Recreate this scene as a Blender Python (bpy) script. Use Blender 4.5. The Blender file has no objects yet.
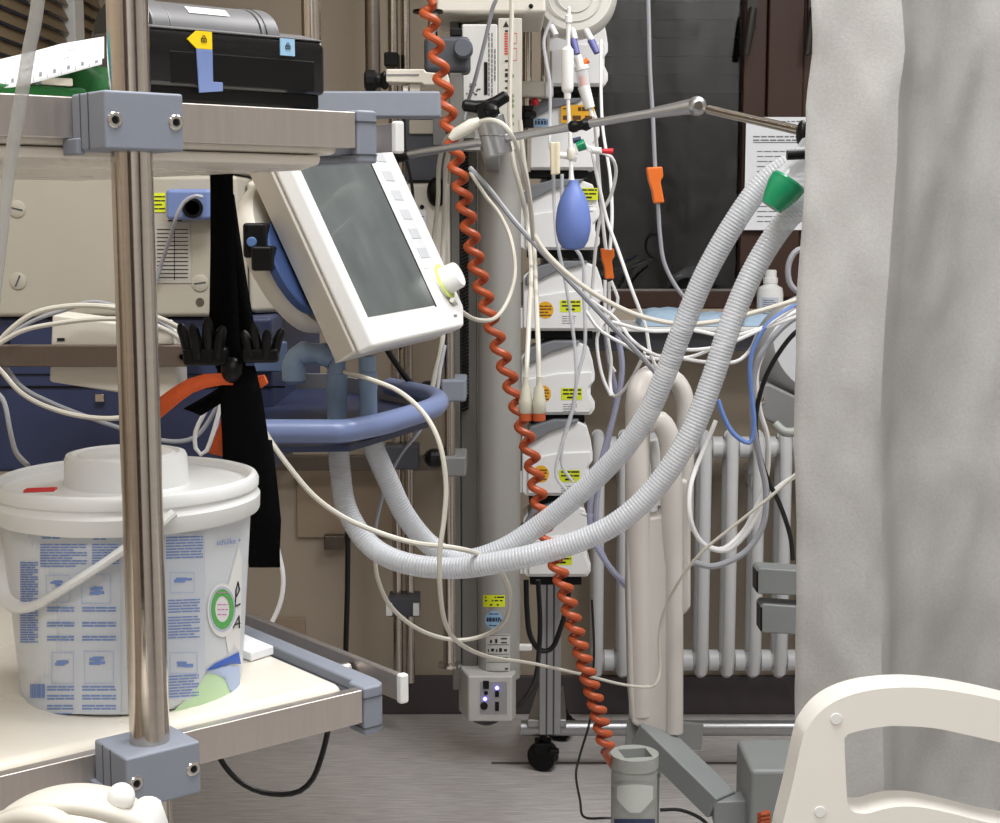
import bpy, bmesh, math, random
from mathutils import Vector, Matrix, noise
from mathutils.geometry import tessellate_polygon
V = Vector
PI = math.pi
rnd = random.Random(11)
SC = bpy.context.scene
COL = SC.collection
# ---------------------------------------------------------------- camera frame
F, H = 1500.0, 1.25
PITCH = math.atan(192.5 / 1500)
cp, sp = math.cos(PITCH), math.sin(PITCH)

def at(px, py, Y):
    """point seen at (px, py) at the depth Y in front of the camera"""
    r = (px - 500) / F
    u = (411.5 - py) / F
    d = V((r, cp + u * sp, -sp + u * cp))
    return V((0, 0, H)) + d * (Y / d.y)

def pm(n, Y):
    return n * Y / F

# ---------------------------------------------------------------- materials
def lin(c):
    c /= 255.0
    return c / 12.92 if c <= .04045 else ((c + .055) / 1.055) ** 2.4

def mat(name, rgb, rough=.5, metal=0.0, var=.07, scale=18, bump=0.0, bscale=80, stretch=None,
        alpha=1.0, trans=0.0, emit=0.0, coat=0.0, sss=0.0, ior=1.45, spec=.5):
    m = bpy.data.materials.new(name)
    m.use_nodes = True
    nt = m.node_tree
    N, L = nt.nodes, nt.links
    b = N['Principled BSDF']
    c = [lin(x) for x in rgb]
    tc = N.new('ShaderNodeTexCoord')
    mp = N.new('ShaderNodeMapping')
    if stretch: mp.inputs['Scale'].default_value = stretch
    L.new(tc.outputs['Object'], mp.inputs['Vector'])
    nz = N.new('ShaderNodeTexNoise')
    nz.inputs['Scale'].default_value = scale
    nz.inputs['Detail'].default_value = 4
    L.new(mp.outputs['Vector'], nz.inputs['Vector'])
    mx = N.new('ShaderNodeMix'); mx.data_type = 'RGBA'
    mx.inputs[6].default_value = [max(0, x * (1 - var)) for x in c] + [1]
    mx.inputs[7].default_value = [min(1, x * (1 + var)) for x in c] + [1]
    L.new(nz.outputs['Fac'], mx.inputs[0])
    L.new(mx.outputs[2], b.inputs['Base Color'])
    rr = N.new('ShaderNodeMapRange')
    rr.inputs['To Min'].default_value = max(.02, rough * .85)
    rr.inputs['To Max'].default_value = min(1, rough * 1.15)
    L.new(nz.outputs['Fac'], rr.inputs['Value'])
    L.new(rr.outputs['Result'], b.inputs['Roughness'])
    b.inputs['Metallic'].default_value = metal
    b.inputs['Alpha'].default_value = alpha
    b.inputs['Transmission Weight'].default_value = trans
    b.inputs['IOR'].default_value = ior
    b.inputs['Specular IOR Level'].default_value = spec
    b.inputs['Coat Weight'].default_value = coat
    if sss:
        b.inputs['Subsurface Weight'].default_value = sss
        b.inputs['Subsurface Radius'].default_value = (.02, .02, .02)
        b.inputs['Subsurface Scale'].default_value = .5
    if emit:
        b.inputs['Emission Color'].default_value = c + [1]
        b.inputs['Emission Strength'].default_value = emit
    if bump:
        bn = N.new('ShaderNodeTexNoise'); bn.inputs['Scale'].default_value = bscale
        bn.inputs['Detail'].default_value = 6
        L.new(mp.outputs['Vector'], bn.inputs['Vector'])
        bp = N.new('ShaderNodeBump'); bp.inputs['Strength'].default_value = bump
        bp.inputs['Distance'].default_value = .01
        L.new(bn.outputs['Fac'], bp.inputs['Height'])
        L.new(bp.outputs['Normal'], b.inputs['Normal'])
    return m

STEEL = mat('brushed_steel', (196, 188, 180), .16, 1, .1, 14, stretch=(1, 1, 14))
RAIL = mat('satin_steel', (204, 197, 192), .4, 1, .08, 20, stretch=(14, 14, 1))
DSTEEL = mat('dark_steel', (120, 112, 104), .35, 1, .12, 14, stretch=(1, 1, 12))
ALU = mat('aluminium', (175, 176, 178), .38, 1, .06, 20)
CHROME = mat('chrome', (210, 206, 200), .15, 1, .04, 10)
GREY = mat('grey_plastic', (134, 140, 152), .5, 0, .05, 60, bump=.03, bscale=400)
DGREY = mat('dark_grey_plastic', (74, 77, 84), .5, 0, .06, 40)
MGREY = mat('mid_grey_paint', (128, 128, 128), .45, 0, .05, 20)
CREAM = mat('cream_plastic', (216, 211, 200), .38, 0, .03, 12)
BOARD = mat('cream_board', (226, 220, 208), .28, 0, .03, 8)
BEIGE = mat('beige_housing', (176, 170, 156), .5, 0, .04, 10, bump=.02, bscale=500)
WHITE = mat('white_plastic', (232, 232, 230), .35, 0, .02, 12)
PUMP = mat('pump_plastic', (240, 240, 240), .4, 0, .03, 10)
PUMPT = mat('pump_grey_top', (128, 131, 136), .42, 0, .05, 10)
BLACK = mat('black_plastic', (10, 10, 11), .4, 0, .15, 30, spec=.3)
GLOSSB = mat('gloss_black', (14, 15, 17), .18, 0, .1, 20, coat=.3)
WEB = mat('black_webbing', (5, 5, 6), .9, 0, .3, 300, bump=.25, bscale=600, spec=.12)
ORANGE = mat('orange_plastic', (226, 112, 40), .4, 0, .06, 30)
COIL = mat('orange_cable', (174, 80, 42), .42, 0, .1, 40)
OWEB = mat('orange_webbing', (226, 98, 48), .8, 0, .1, 200, bump=.3, bscale=500)
NAVY = mat('navy_plastic', (50, 58, 88), .45, 0, .08, 12)
BLUE = mat('blue_plastic', (110, 128, 176), .4, 0, .05, 12)
RIMB = mat('tray_blue', (116, 130, 170), .35, 0, .05, 12)
PORT = mat('blue_grey_port', (136, 158, 184), .4, 0, .05, 20)
BULB = mat('blue_rubber', (102, 124, 188), .5, 0, .05, 15)
GREEN = mat('green_plastic', (20, 138, 92), .25, 0, .08, 20, coat=.3)
BAGG = mat('green_fabric', (4, 84, 28), .7, 0, .2, 40, bump=.3, bscale=30)
TEAL = mat('teal_fabric', (44, 138, 148), .8, 0, .12, 30, bump=.2, bscale=40)
RED = mat('red_plastic', (206, 40, 52), .4)
YELLOW = mat('yellow_label', (222, 232, 40), .6, 0, .03)
YARR = mat('yellow_tag', (240, 205, 20), .5, 0, .03)
SUN = mat('orange_sticker', (240, 178, 36), .6, 0, .03)
PAPER = mat('white_paper', (236, 238, 242), .8, 0, .02)
INK = mat('black_ink', (26, 26, 30), .7)
GINK = mat('grey_ink', (120, 120, 124), .7)
BINK = mat('blue_ink', (118, 144, 200), .6)
BINKL = mat('pale_blue_ink', (176, 192, 222), .6)
TINT = mat('label_tint', (200, 206, 215), .5)
LBLUE = mat('light_blue_label', (150, 190, 220), .6)
REDI = mat('red_ink', (200, 60, 60), .7)
CABLE = mat('cream_cable', (206, 202, 190), .4, 0, .05, 10)
CABLEW = mat('white_cable', (228, 228, 228), .35, 0, .04, 10)
CABLEG = mat('grey_cable', (156, 158, 164), .4, 0, .05, 10)
CABLEB = mat('blue_cable', (104, 134, 196), .4, 0, .05, 10)
CABLEK = mat('black_cable', (18, 18, 20), .45, 0, .1, 10)
LINE = mat('clear_line', (218, 220, 226), .2, 0, .03, 10, alpha=.62)
LILAC = mat('lilac_line', (176, 178, 204), .25, 0, .03, 10, alpha=.7)
HOSE = mat('clear_corrugated', (206, 209, 214), .22, 0, .03, 10, alpha=.7)
CLEAR = mat('clear_plastic', (230, 232, 236), .12, 0, .02, 10, alpha=.4)
BAGM = mat('milky_bag', (224, 222, 214), .25, 0, .05, 10, alpha=.82)
TUBEF = mat('milky_tube', (190, 190, 186), .35, 0, .04, 10, alpha=.6)
BUCK = mat('translucent_white', (212, 217, 222), .35, 0, .03, 6, sss=.3)
BUCKL = mat('bucket_lid_white', (224, 225, 224), .32, 0, .02, 6)
BED = mat('ivory_plastic', (236, 233, 226), .35, 0, .02, 8)
SIDE = mat('pale_plastic', (212, 207, 201), .35, 0, .02, 8)
CUP = mat('grey_green_plastic', (158, 162, 156), .45, 0, .03, 20)
BEDF = mat('bed_frame_grey', (138, 142, 142), .45, 0, .04, 20)
RADI = mat('radiator_enamel', (208, 209, 210), .4, 0, .03, 8)
CLOTH = mat('pale_blue_cloth', (180, 206, 230), .85, 0, .06, 30, bump=.3, bscale=40)
LED = mat('violet_light', (120, 110, 255), .3, emit=6)
SCREEN = mat('dark_screen', (92, 98, 98), .3, 0, .38, 16, coat=.2, stretch=(1, 1.6, 1))  # stretched tone variation paints a smeared reflection into the screen colour
SILVER = mat('silver_plastic', (120, 120, 122), .4, .4, .05, 20)
WOOD = mat('brown_window_wood', (58, 34, 23), .55, 0, .15, 8, stretch=(14, 14, 1))
WALL = mat('wall_paint', (172, 159, 142), .7, 0, .03, 4, bump=.03, bscale=120)
WALLP = mat('wall_panel_paint', (160, 142, 122), .6, 0, .03, 4)
WALLN = mat('white_wall_paint', (214, 212, 208), .7, 0, .03, 4)
SHUT = mat('shutter_dark', (30, 28, 27), .8, spec=.1)
CEIL = mat('ceiling_paint', (225, 222, 214), .8, 0, .02, 3)
BASE = mat('baseboard_vinyl', (80, 74, 75), .55, 0, .1, 10)
SLAT = mat('blind_slat', (128, 110, 84), .55, 0, .05, 10)
NIGHT = mat('night_outside', (3, 3, 4), .95, spec=0)

def special(name):
    m = bpy.data.materials.new(name); m.use_nodes = True
    return m, m.node_tree.nodes, m.node_tree.links, m.node_tree.nodes['Principled BSDF']

# glass pane: clear, smooth, reflecting the lit room against the night
GLASS, N, L, b = special('window_glass')
b.inputs['Base Color'].default_value = (1, 1, 1, 1)
b.inputs['Roughness'].default_value = .02
b.inputs['Transmission Weight'].default_value = 1
b.inputs['IOR'].default_value = 1.52
tc = N.new('ShaderNodeTexCoord'); nz = N.new('ShaderNodeTexNoise'); nz.inputs['Scale'].default_value = 3
rr = N.new('ShaderNodeMapRange'); rr.inputs['To Min'].default_value = .0; rr.inputs['To Max'].default_value = .03
L.new(tc.outputs['Object'], nz.inputs['Vector']); L.new(nz.outputs['Fac'], rr.inputs['Value']); L.new(rr.outputs['Result'], b.inputs['Roughness'])

# linoleum floor: streaky grey
FLOOR, N, L, b = special('grey_linoleum')
tc = N.new('ShaderNodeTexCoord'); mp = N.new('ShaderNodeMapping'); mp.inputs['Scale'].default_value = (2, 26, 1)
mp.inputs['Rotation'].default_value = (0, 0, .5)
L.new(tc.outputs['Object'], mp.inputs['Vector'])
n1 = N.new('ShaderNodeTexNoise'); n1.inputs['Scale'].default_value = 6; n1.inputs['Detail'].default_value = 8; n1.inputs['Roughness'].default_value = .7
n2 = N.new('ShaderNodeTexNoise'); n2.inputs['Scale'].default_value = 4
L.new(mp.outputs['Vector'], n1.inputs['Vector']); L.new(tc.outputs['Object'], n2.inputs['Vector'])
cr = N.new('ShaderNodeValToRGB')
cr.color_ramp.elements[0].position = .3; cr.color_ramp.elements[0].color = (lin(172), lin(167), lin(166), 1)
cr.color_ramp.elements[1].position = .7; cr.color_ramp.elements[1].color = (lin(228), lin(224), lin(222), 1)
L.new(n1.outputs['Fac'], cr.inputs['Fac']); L.new(cr.outputs['Color'], b.inputs['Base Color'])
rr = N.new('ShaderNodeMapRange'); rr.inputs['To Min'].default_value = .3; rr.inputs['To Max'].default_value = .5
L.new(n2.outputs['Fac'], rr.inputs['Value']); L.new(rr.outputs['Result'], b.inputs['Roughness'])

# disposable non-woven curtain
CURT, N, L, b = special('curtain_nonwoven')
tc = N.new('ShaderNodeTexCoord')
n1 = N.new('ShaderNodeTexNoise'); n1.inputs['Scale'].default_value = 7; n1.inputs['Detail'].default_value = 5; n1.inputs['Distortion'].default_value = .3
n2 = N.new('ShaderNodeTexNoise'); n2.inputs['Scale'].default_value = 420; n2.inputs['Detail'].default_value = 3
n3 = N.new('ShaderNodeTexNoise'); n3.inputs['Scale'].default_value = 18; n3.inputs['Detail'].default_value = 4; n3.inputs['Distortion'].default_value = .6
for n in (n1, n2, n3): L.new(tc.outputs['Object'], n.inputs['Vector'])
mx = N.new('ShaderNodeMix'); mx.data_type = 'RGBA'
mx.inputs[6].default_value = (lin(164), lin(163), lin(161), 1); mx.inputs[7].default_value = (lin(186), lin(185), lin(183), 1)
L.new(n2.outputs['Fac'], mx.inputs[0]); L.new(mx.outputs[2], b.inputs['Base Color'])
b.inputs['Roughness'].default_value = .85
b1 = N.new('ShaderNodeBump'); b1.inputs['Strength'].default_value = .35; b1.inputs['Distance'].default_value = .008
b2 = N.new('ShaderNodeBump'); b2.inputs['Strength'].default_value = .12; b2.inputs['Distance'].default_value = .004
b3 = N.new('ShaderNodeBump'); b3.inputs['Strength'].default_value = .25; b3.inputs['Distance'].default_value = .001
L.new(n1.outputs['Fac'], b1.inputs['Height']); L.new(n3.outputs['Fac'], b2.inputs['Height']); L.new(n2.outputs['Fac'], b3.inputs['Height'])
L.new(b1.outputs['Normal'], b2.inputs['Normal']); L.new(b2.outputs['Normal'], b3.inputs['Normal']); L.new(b3.outputs['Normal'], b.inputs['Normal'])

# ---------------------------------------------------------------- mesh builder
ORG = {}

def spline(P, step):
    """smooth curve through points, resampled evenly"""
    P = [V(p) for p in P]
    Q = [P[0] * 2 - P[1]] + P + [P[-1] * 2 - P[-2]]
    out = []
    for i in range(1, len(Q) - 2):
        a, b_, c, d = Q[i - 1], Q[i], Q[i + 1], Q[i + 2]
        for k in range(16):
            t = k / 16
            out.append(.5 * ((2 * b_) + (c - a) * t + (2 * a - 5 * b_ + 4 * c - d) * t * t + (3 * b_ - a - 3 * c + d) * t ** 3))
    out.append(P[-1])
    res = [out[0]]; acc = 0; nxt = step
    for p, q in zip(out, out[1:]):
        s = (q - p).length
        while s > 0 and acc + s >= nxt:
            res.append(p.lerp(q, (nxt - acc) / s)); nxt += step
        acc += s
    if (res[-1] - out[-1]).length > step * .3: res.append(out[-1])
    return res

class G:
    def __init__(s): s.v = []; s.f = []
    def add(s, vs, fs):
        n = len(s.v); s.v += [V(p) for p in vs]; s.f += [tuple(i + n for i in f) for f in fs]; return s
    def obox(s, c, x, y, z):
        c, x, y, z = V(c), V(x), V(y), V(z)
        vs = [c + x * i + y * j + z * k for i in (-1, 1) for j in (-1, 1) for k in (-1, 1)]
        return s.add(vs, [(0, 1, 3, 2), (4, 6, 7, 5), (0, 4, 5, 1), (2, 3, 7, 6), (0, 2, 6, 4), (1, 5, 7, 3)])
    def box(s, a, b):
        a, b = V(a), V(b); h = (b - a) / 2
        return s.obox((a + b) / 2, (h.x, 0, 0), (0, h.y, 0), (0, 0, h.z))
    def pb(s, x0, y0, x1, y1, Y, dep):
        a, b = at(x0, y1, Y), at(x1, y0, Y)
        return s.box((a.x, Y, a.z), (b.x, Y + dep, b.z))
    def prism(s, poly, ext, holes=()):
        poly = [V(p) for p in poly]; ext = V(ext); n = len(poly)
        if not holes:
            vs = poly + [p + ext for p in poly]
            fs = [tuple(range(n)), tuple(range(2 * n - 1, n - 1, -1))] + [(i, (i + 1) % n, n + (i + 1) % n, n + i) for i in range(n)]
            return s.add(vs, fs)
        loops = [poly] + [[V(p) for p in h] for h in holes]
        al = [p for l in loops for p in l]; n = len(al)
        tri = tessellate_polygon(loops)
        fs = [tuple(t) for t in tri] + [tuple(i + n for i in t[::-1]) for t in tri]
        o = 0
        for l in loops:
            k = len(l); fs += [(o + i, o + (i + 1) % k, n + o + (i + 1) % k, n + o + i) for i in range(k)]; o += k
        return s.add(al + [p + ext for p in al], fs)
    def pp(s, pts, Y, dep):
        return s.prism([at(x, y, Y) for x, y in pts], (0, dep, 0)) if False else s.prism([V((p.x, Y, p.z)) for p in (at(x, y, Y) for x, y in pts)], (0, dep, 0))
    def tube(s, pts, r, n=10, cap=True, closed=False, flat=1.0):
        pts = [V(p) for p in pts]; m = len(pts)
        R = r if callable(r) else (lambda i: r)
        T = []
        for i in range(m):
            if closed: t = pts[(i + 1) % m] - pts[i - 1]
            else: t = pts[min(i + 1, m - 1)] - pts[max(i - 1, 0)]
            T.append(t.normalized())
        a = V((0, 0, 1)) if abs(T[0].z) < .9 else V((0, 1, 0))
        u = (a - T[0] * a.dot(T[0])).normalized()
        vs = []
        for i in range(m):
            if i:
                u = u - T[i] * u.dot(T[i])
                u = u.normalized() if u.length > 1e-6 else T[i].orthogonal().normalized()
            w = T[i].cross(u)
            for k in range(n):
                an = 2 * PI * k / n
                vs.append(pts[i] + (u * math.cos(an) + w * math.sin(an) * flat) * R(i))
        fs = []
        for i in range(m if closed else m - 1):
            j = (i + 1) % m
            for k in range(n):
                fs.append((i * n + k, i * n + (k + 1) % n, j * n + (k + 1) % n, j * n + k))
        if cap and not closed: fs += [tuple(range(n))[::-1], tuple(range((m - 1) * n, m * n))]
        return s.add(vs, fs)
    def cyl(s, p, q, r, n=20, r2=None):
        p, q = V(p), V(q); r2 = r if r2 is None else r2
        return s.tube([p, q], lambda i: (r, r2)[i], n)
    def lathe(s, prof, o=(0, 0, 0), ax=(0, 0, 1), n=32):
        o, ax = V(o), V(ax).normalized()
        u = ax.orthogonal().normalized(); w = ax.cross(u)
        vs = []; fs = []
        for r, z in prof:
            for k in range(n):
                an = 2 * PI * k / n
                vs.append(o + ax * z + (u * math.cos(an) + w * math.sin(an)) * max(r, 1e-5))
        for i in range(len(prof) - 1):
            for k in range(n):
                fs.append((i * n + k, i * n + (k + 1) % n, (i + 1) * n + (k + 1) % n, (i + 1) * n + k))
        fs += [tuple(range(n))[::-1], tuple(range((len(prof) - 1) * n, len(prof) * n))]
        return s.add(vs, fs)
    def ball(s, c, r, n=20, m=12):
        c = V(c); r = V(r) if hasattr(r, '__len__') else V((r, r, r))
        vs = []; fs = []
        for i in range(m + 1):
            th = PI * i / m
            for k in range(n):
                ph = 2 * PI * k / n; q = max(math.sin(th), 1e-4)
                vs.append(c + V((r.x * q * math.cos(ph), r.y * q * math.sin(ph), r.z * math.cos(th))))
        for i in range(m):
            for k in range(n): fs.append((i * n + k, i * n + (k + 1) % n, (i + 1) * n + (k + 1) % n, (i + 1) * n + k))
        return s.add(vs, fs)
    def xf(s, M):
        s.v = [M @ p for p in s.v]; return s
    def grid(s, P):
        """P[i][j] points"""
        a, b = len(P), len(P[0])
        return s.add([p for r in P for p in r], [(i * b + j, i * b + j + 1, (i + 1) * b + j + 1, (i + 1) * b + j) for i in range(a - 1) for j in range(b - 1)])
    def build(s, name, m, parent=None, bev=0.0, seg=2, ang=35, local=False, thick=0):
        me = bpy.data.meshes.new(name)
        org = ORG.get(parent.name, V((0, 0, 0))) if parent else V((0, 0, 0))
        me.from_pydata([tuple(p if local else p - org) for p in s.v], [], s.f)
        bm = bmesh.new(); bm.from_mesh(me)
        bmesh.ops.recalc_face_normals(bm, faces=bm.faces); bm.to_mesh(me); bm.free()
        me.materials.append(m)
        me.polygons.foreach_set('use_smooth', [True] * len(me.polygons))
        if not bev: me.set_sharp_from_angle(angle=math.radians(ang))
        o = bpy.data.objects.new(name, me); COL.objects.link(o)
        if parent: o.parent = parent; ORG[o.name] = V((0, 0, 0)) if local else org
        if thick:
            md = o.modifiers.new('Solidify', 'SOLIDIFY'); md.thickness = thick; md.offset = 0
        if bev:
            md = o.modifiers.new('Bevel', 'BEVEL'); md.width = bev; md.segments = seg; md.limit_method = 'ANGLE'
            md.angle_limit = math.radians(ang); md.harden_normals = True
        return o
    def solo(s, name, m, label, cat, group=None, bev=0.0, kind=None, **k):
        lo = V((min(p.x for p in s.v), min(p.y for p in s.v), min(p.z for p in s.v)))
        hi = V((max(p.x for p in s.v), max(p.y for p in s.v), max(p.z for p in s.v)))
        o = V(((lo.x + hi.x) / 2, (lo.y + hi.y) / 2, lo.z))
        s.v = [p - o for p in s.v]
        ob = s.build(name, m, None, bev, **k)
        ob.location = o; ORG[ob.name] = o
        return tag(ob, label, cat, group, kind)

def tag(o, label, cat, group=None, kind=None):
    if label: o['label'] = label
    if cat: o['category'] = cat
    if group: o['group'] = group
    if kind: o['kind'] = kind
    return o

def thing(name, label, cat, loc=(0, 0, 0), group=None):
    o = bpy.data.objects.new(name, None); COL.objects.link(o)
    o.empty_display_size = .05; o.location = loc
    ORG[o.name] = V(loc)
    return tag(o, label, cat, group)

def struct(g, name, m, parent=None, **k):
    o = g.build(name, m, parent, **k)
    if not parent: o['kind'] = 'structure'
    return o

def copytree(o, parent=None):
    c = o.copy(); COL.objects.link(c); c.parent = parent
    if parent: c.matrix_parent_inverse = o.matrix_parent_inverse
    for ch in list(o.children): copytree(ch, c)
    return c

def path(pts, step=.006):
    return spline([at(*p) for p in pts], step)

def cable(name, label, cat, pts, r, m, group=None, step=.008, n=8):
    return G().tube(path(pts, step), r, n).solo(name, m, label, cat, group)

def vpole(g, px, y0, y1, Y, w, n=20):
    """upright round bar seen centred on px between two picture heights"""
    x = at(px, (y0 + y1) / 2, Y).x
    return g.cyl((x, Y, at(px, y1, Y).z), (x, Y, min(at(px, y0, Y).z, 2.698)), pm(w / 2, Y), n)

def flatat(Y):
    return lambda x, y: at(x, y, Y)

def dashes(g, x0, x1, ys, fn, h=1.3, wl=(3, 9), gap=1.2, seed=1, full=False, slope=0.0, nseg=1):
    """rows of small word-like marks"""
    r = random.Random(seed)
    for yi, y in enumerate(ys):
        x = x0; end = x1 if full else x1 - r.uniform(0, (x1 - x0) * .35) * (yi % 3 == 2)
        while x < end - .8:
            w = min(r.uniform(*wl), end - x)
            k = max(1, int(w / 4)) if nseg > 1 else 1
            for q in range(k):
                a, b_ = x + w * q / k, x + w * (q + 1) / k
                ya, yb = y + slope * (a - x0), y + slope * (b_ - x0)
                g.add([fn(a, ya + h), fn(b_, yb + h), fn(b_, yb), fn(a, ya)], [(0, 1, 2, 3)])
            x += w + gap
    return g

def rect(g, x0, y0, x1, y1, fn, n=1):
    for q in range(n):
        a, b_ = x0 + (x1 - x0) * q / n, x0 + (x1 - x0) * (q + 1) / n
        g.add([fn(a, y1), fn(b_, y1), fn(b_, y0), fn(a, y0)], [(0, 1, 2, 3)])
    return g

def text_geo(body, size):
    """letters as flat faces in the xy plane"""
    cu = bpy.data.curves.new('lettering', 'FONT'); cu.body = body; cu.size = size; cu.resolution_u = 3
    cu.align_x = 'LEFT'
    ob = bpy.data.objects.new('lettering', cu); COL.objects.link(ob)
    bpy.context.view_layer.update()
    me = bpy.data.meshes.new_from_object(ob.evaluated_get(bpy.context.evaluated_depsgraph_get()))
    vs = [v.co.copy() for v in me.vertices]; fs = [tuple(p.vertices) for p in me.polygons]
    bpy.data.objects.remove(ob); bpy.data.meshes.remove(me); bpy.data.curves.remove(cu)
    return vs, fs
HANDLE = mat('bronze_handle', (52, 48, 44), .4, .3)
# ================================================================ THE ROOM
YW, XL, XR, YB, ZC = 3.7, -.95, 2.7, -1.6, 2.7
struct(G().box((XL, YB, -.06), (XR, YW, 0)), 'floor', FLOOR)
struct(G().box((XL, YB, ZC), (XR, YW, ZC + .06)), 'ceiling', CEIL)
struct(G().box((-.02, 3.335, .0005), (XR, 3.345, .002)), 'floor_line', mat('floor_line_grey', (104, 98, 98), .6))  # thin grey line across the floor, darker than the linoleum
# window opening in the back wall
wx0, wx1 = at(548, 200, YW).x, at(1010, 200, YW).x
wz0, wz1 = at(600, 309, YW).z, 2.35
g = G()
g.box((XL - .1, YW, 0), (XR + .1, YW + .16, wz0))
g.box((XL - .1, YW, wz1), (XR + .1, YW + .16, ZC))
g.box((XL - .1, YW, wz0), (wx0, YW + .16, wz1)); g.box((wx1, YW, wz0), (XR + .1, YW + .16, wz1))
struct(g, 'wall_back', WALL)
# left wall with a window hidden behind blinds
ly0, ly1, lz0, lz1 = 1.9, 3.68, 1.3, 2.3
g = G()
g.box((XL - .1, YB, 0), (XL, YW, lz0)); g.box((XL - .1, YB, lz1), (XL, YW, ZC))
g.box((XL - .1, YB, lz0), (XL, ly0, lz1)); g.box((XL - .1, ly1, lz0), (XL, YW, lz1))
struct(g, 'wall_left', WALL)
struct(G().box((XR, YB, 0), (XR + .1, YW, ZC)), 'wall_right', WALLN)
struct(G().box((XL - .1, YB - .1, 0), (XR + .1, YB, ZC)), 'wall_front', WALLN)
struct(G().box((XL, YW - .014, 0), (XR, YW, .1)), 'baseboard_back', BASE, bev=.003)
struct(G().box((XL, YB, 0), (XL + .014, YW - .014, .1)), 'baseboard_left', BASE, bev=.003)
# behind the camera: two dark doors, unseen, added for the polished steel to mirror
d1 = struct(G().box((-.75, YB, 0), (.2, YB + .03, 2.1)), 'added_door_1', WOOD, bev=.004)
G().cyl((.1, YB + .03, 1.05), (.1, YB + .08, 1.05), .012, 14).build('added_door_handle', CHROME, d1)
d2 = struct(G().box((XR - .03, -1.55, 0), (XR, -.75, 2.1)), 'added_door_2', WOOD, bev=.004)
G().cyl((XR - .08, -.85, 1.05), (XR - .03, -.85, 1.05), .012, 14).build('added_door_handle', CHROME, d2)
# window in the back wall: frame, two sashes meeting in a wide stile, panes
w1 = struct(G().box((wx0, YW + .01, wz0), (wx1, YW + .05, wz0 + .045)).box((wx0, YW + .01, wz1 - .06), (wx1, YW + .05, wz1))
            .box((wx0, YW + .01, wz0), (wx0 + .05, YW + .05, wz1)).box((wx1 - .05, YW + .01, wz0), (wx1, YW + .05, wz1)), 'window_1', WOOD, bev=.004)
sx = [at(x, 150, YW).x for x in (741, 764, 800, 812, 836)]
zt, zb = wz1 - .05, wz0 + .03
g = G(); g.box((sx[0], YW - .012, zb), (sx[1], YW + .03, zt)); g.box((sx[1] + .001, YW - .026, zb), (sx[2] - .001, YW + .03, zt)); g.box((sx[2], YW - .012, zb), (sx[4], YW + .03, zt))
g.build('sash_stile', WOOD, w1, bev=.004)
gl = G().box((wx0 + .04, YW + .022, wz0 + .03), (sx[0] + .01, YW + .028, zt)).build('pane', GLASS, w1)
G().box((sx[4] - .01, YW + .022, wz0 + .03), (wx1 - .04, YW + .028, zt)).build('pane', GLASS, w1)
g = G(); g.box((wx0 + .04, YW + .012, wz0 + .043), (sx[0], YW + .02, wz0 + .049)); g.build('glazing_bead', CHROME, w1)
for hx in (748, 809):
    p = at(hx + 4, 10, YW - .03)
    h = G()
    h.obox((p.x, YW - .03, p.z), (.012, 0, 0), (0, .006, 0), (0, 0, .034))
    h.cyl((p.x, YW - .03, p.z), (p.x, YW - .062, p.z), .009, 14)
    a, c = at(hx + 5, 8, YW - .06), at(hx - 2, 55, YW - .06)
    h.tube([a, a.lerp(c, .3), a.lerp(c, .7), c], lambda i: (.010, .011, .010, .008)[i], 12)
    h.build('window_handle', HANDLE, w1)
# half lowered shutter outside, and a black sheet added as the night beyond
struct(G().box((wx0 - .3, YW + .5, -.2), (wx1 + .3, YW + .52, 2.9)), 'night_backdrop', NIGHT)
g = G()
zs = at(650, 92, YW + .2).z
k = 0
while zs + k * .045 < wz1 + .05:
    g.box((wx0 - .2, YW + .2, zs + k * .045), (wx1 + .2, YW + .212, zs + k * .045 + .042)); k += 1
g.build('roller_shutter', SHUT, w1)
# sill board under the window
zs = at(640, 327, 3.46).z
struct(G().box((at(560, 330, 3.46).x, 3.46, zs - .012), (XR, YW + .012, zs)), 'trim_2', WHITE, bev=.004)
struct(G().box((at(560, 330, 3.5).x, 3.5, at(640, 351, 3.5).z), (XR, YW, zs - .0125)), 'trim_3', DGREY, bev=.003)
SILLZ = zs
# window in the left wall
w2 = struct(G().box((XL - .06, ly0, lz0), (XL - .02, ly1, lz0 + .04)).box((XL - .06, ly0, lz1 - .04), (XL - .02, ly1, lz1)), 'window_2', WHITE, bev=.003)
for y in (ly0, 3.395): G().box((XL - .06, y, lz0), (XL + .012, y + .075, lz1)).build('mullion', WHITE, w2, bev=.003)
G().box((XL - .05, ly0, lz0), (XL - .045, ly1, lz1)).build('pane', GLASS, w2)
struct(G().box((XL - .4, ly0 - .3, .6), (XL - .38, ly1 + .3, 2.8)), 'night_backdrop', NIGHT)  # black sheet added as the night behind the left window
def blind(y0, y1, label):
    t = thing('window_blind', label, 'blind', (XL - .01, (y0 + y1) / 2, lz0 + .04), 'blinds on the left wall')
    G().box((XL - .018, y0, lz1 - .07), (XL + .006, y1, lz1 - .04)).build('head_rail', SLAT, t, bev=.002)
    z = lz1 - .09; g = G()
    while z > lz0 + .05:
        g.obox((XL - .008, (y0 + y1) / 2, z), (.0165 * .45, 0, -.0165 * .9), (0, (y1 - y0) / 2, 0), (.0006, 0, .0003)); z -= .03
    g.build('slats', SLAT, t)
blind(ly0 + .06, 3.39, 'brown slatted blind left of the white window mullion')
blind(3.475, ly1 - .004, 'brown slatted blind between the white mullion and the steel trolley post')
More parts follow.
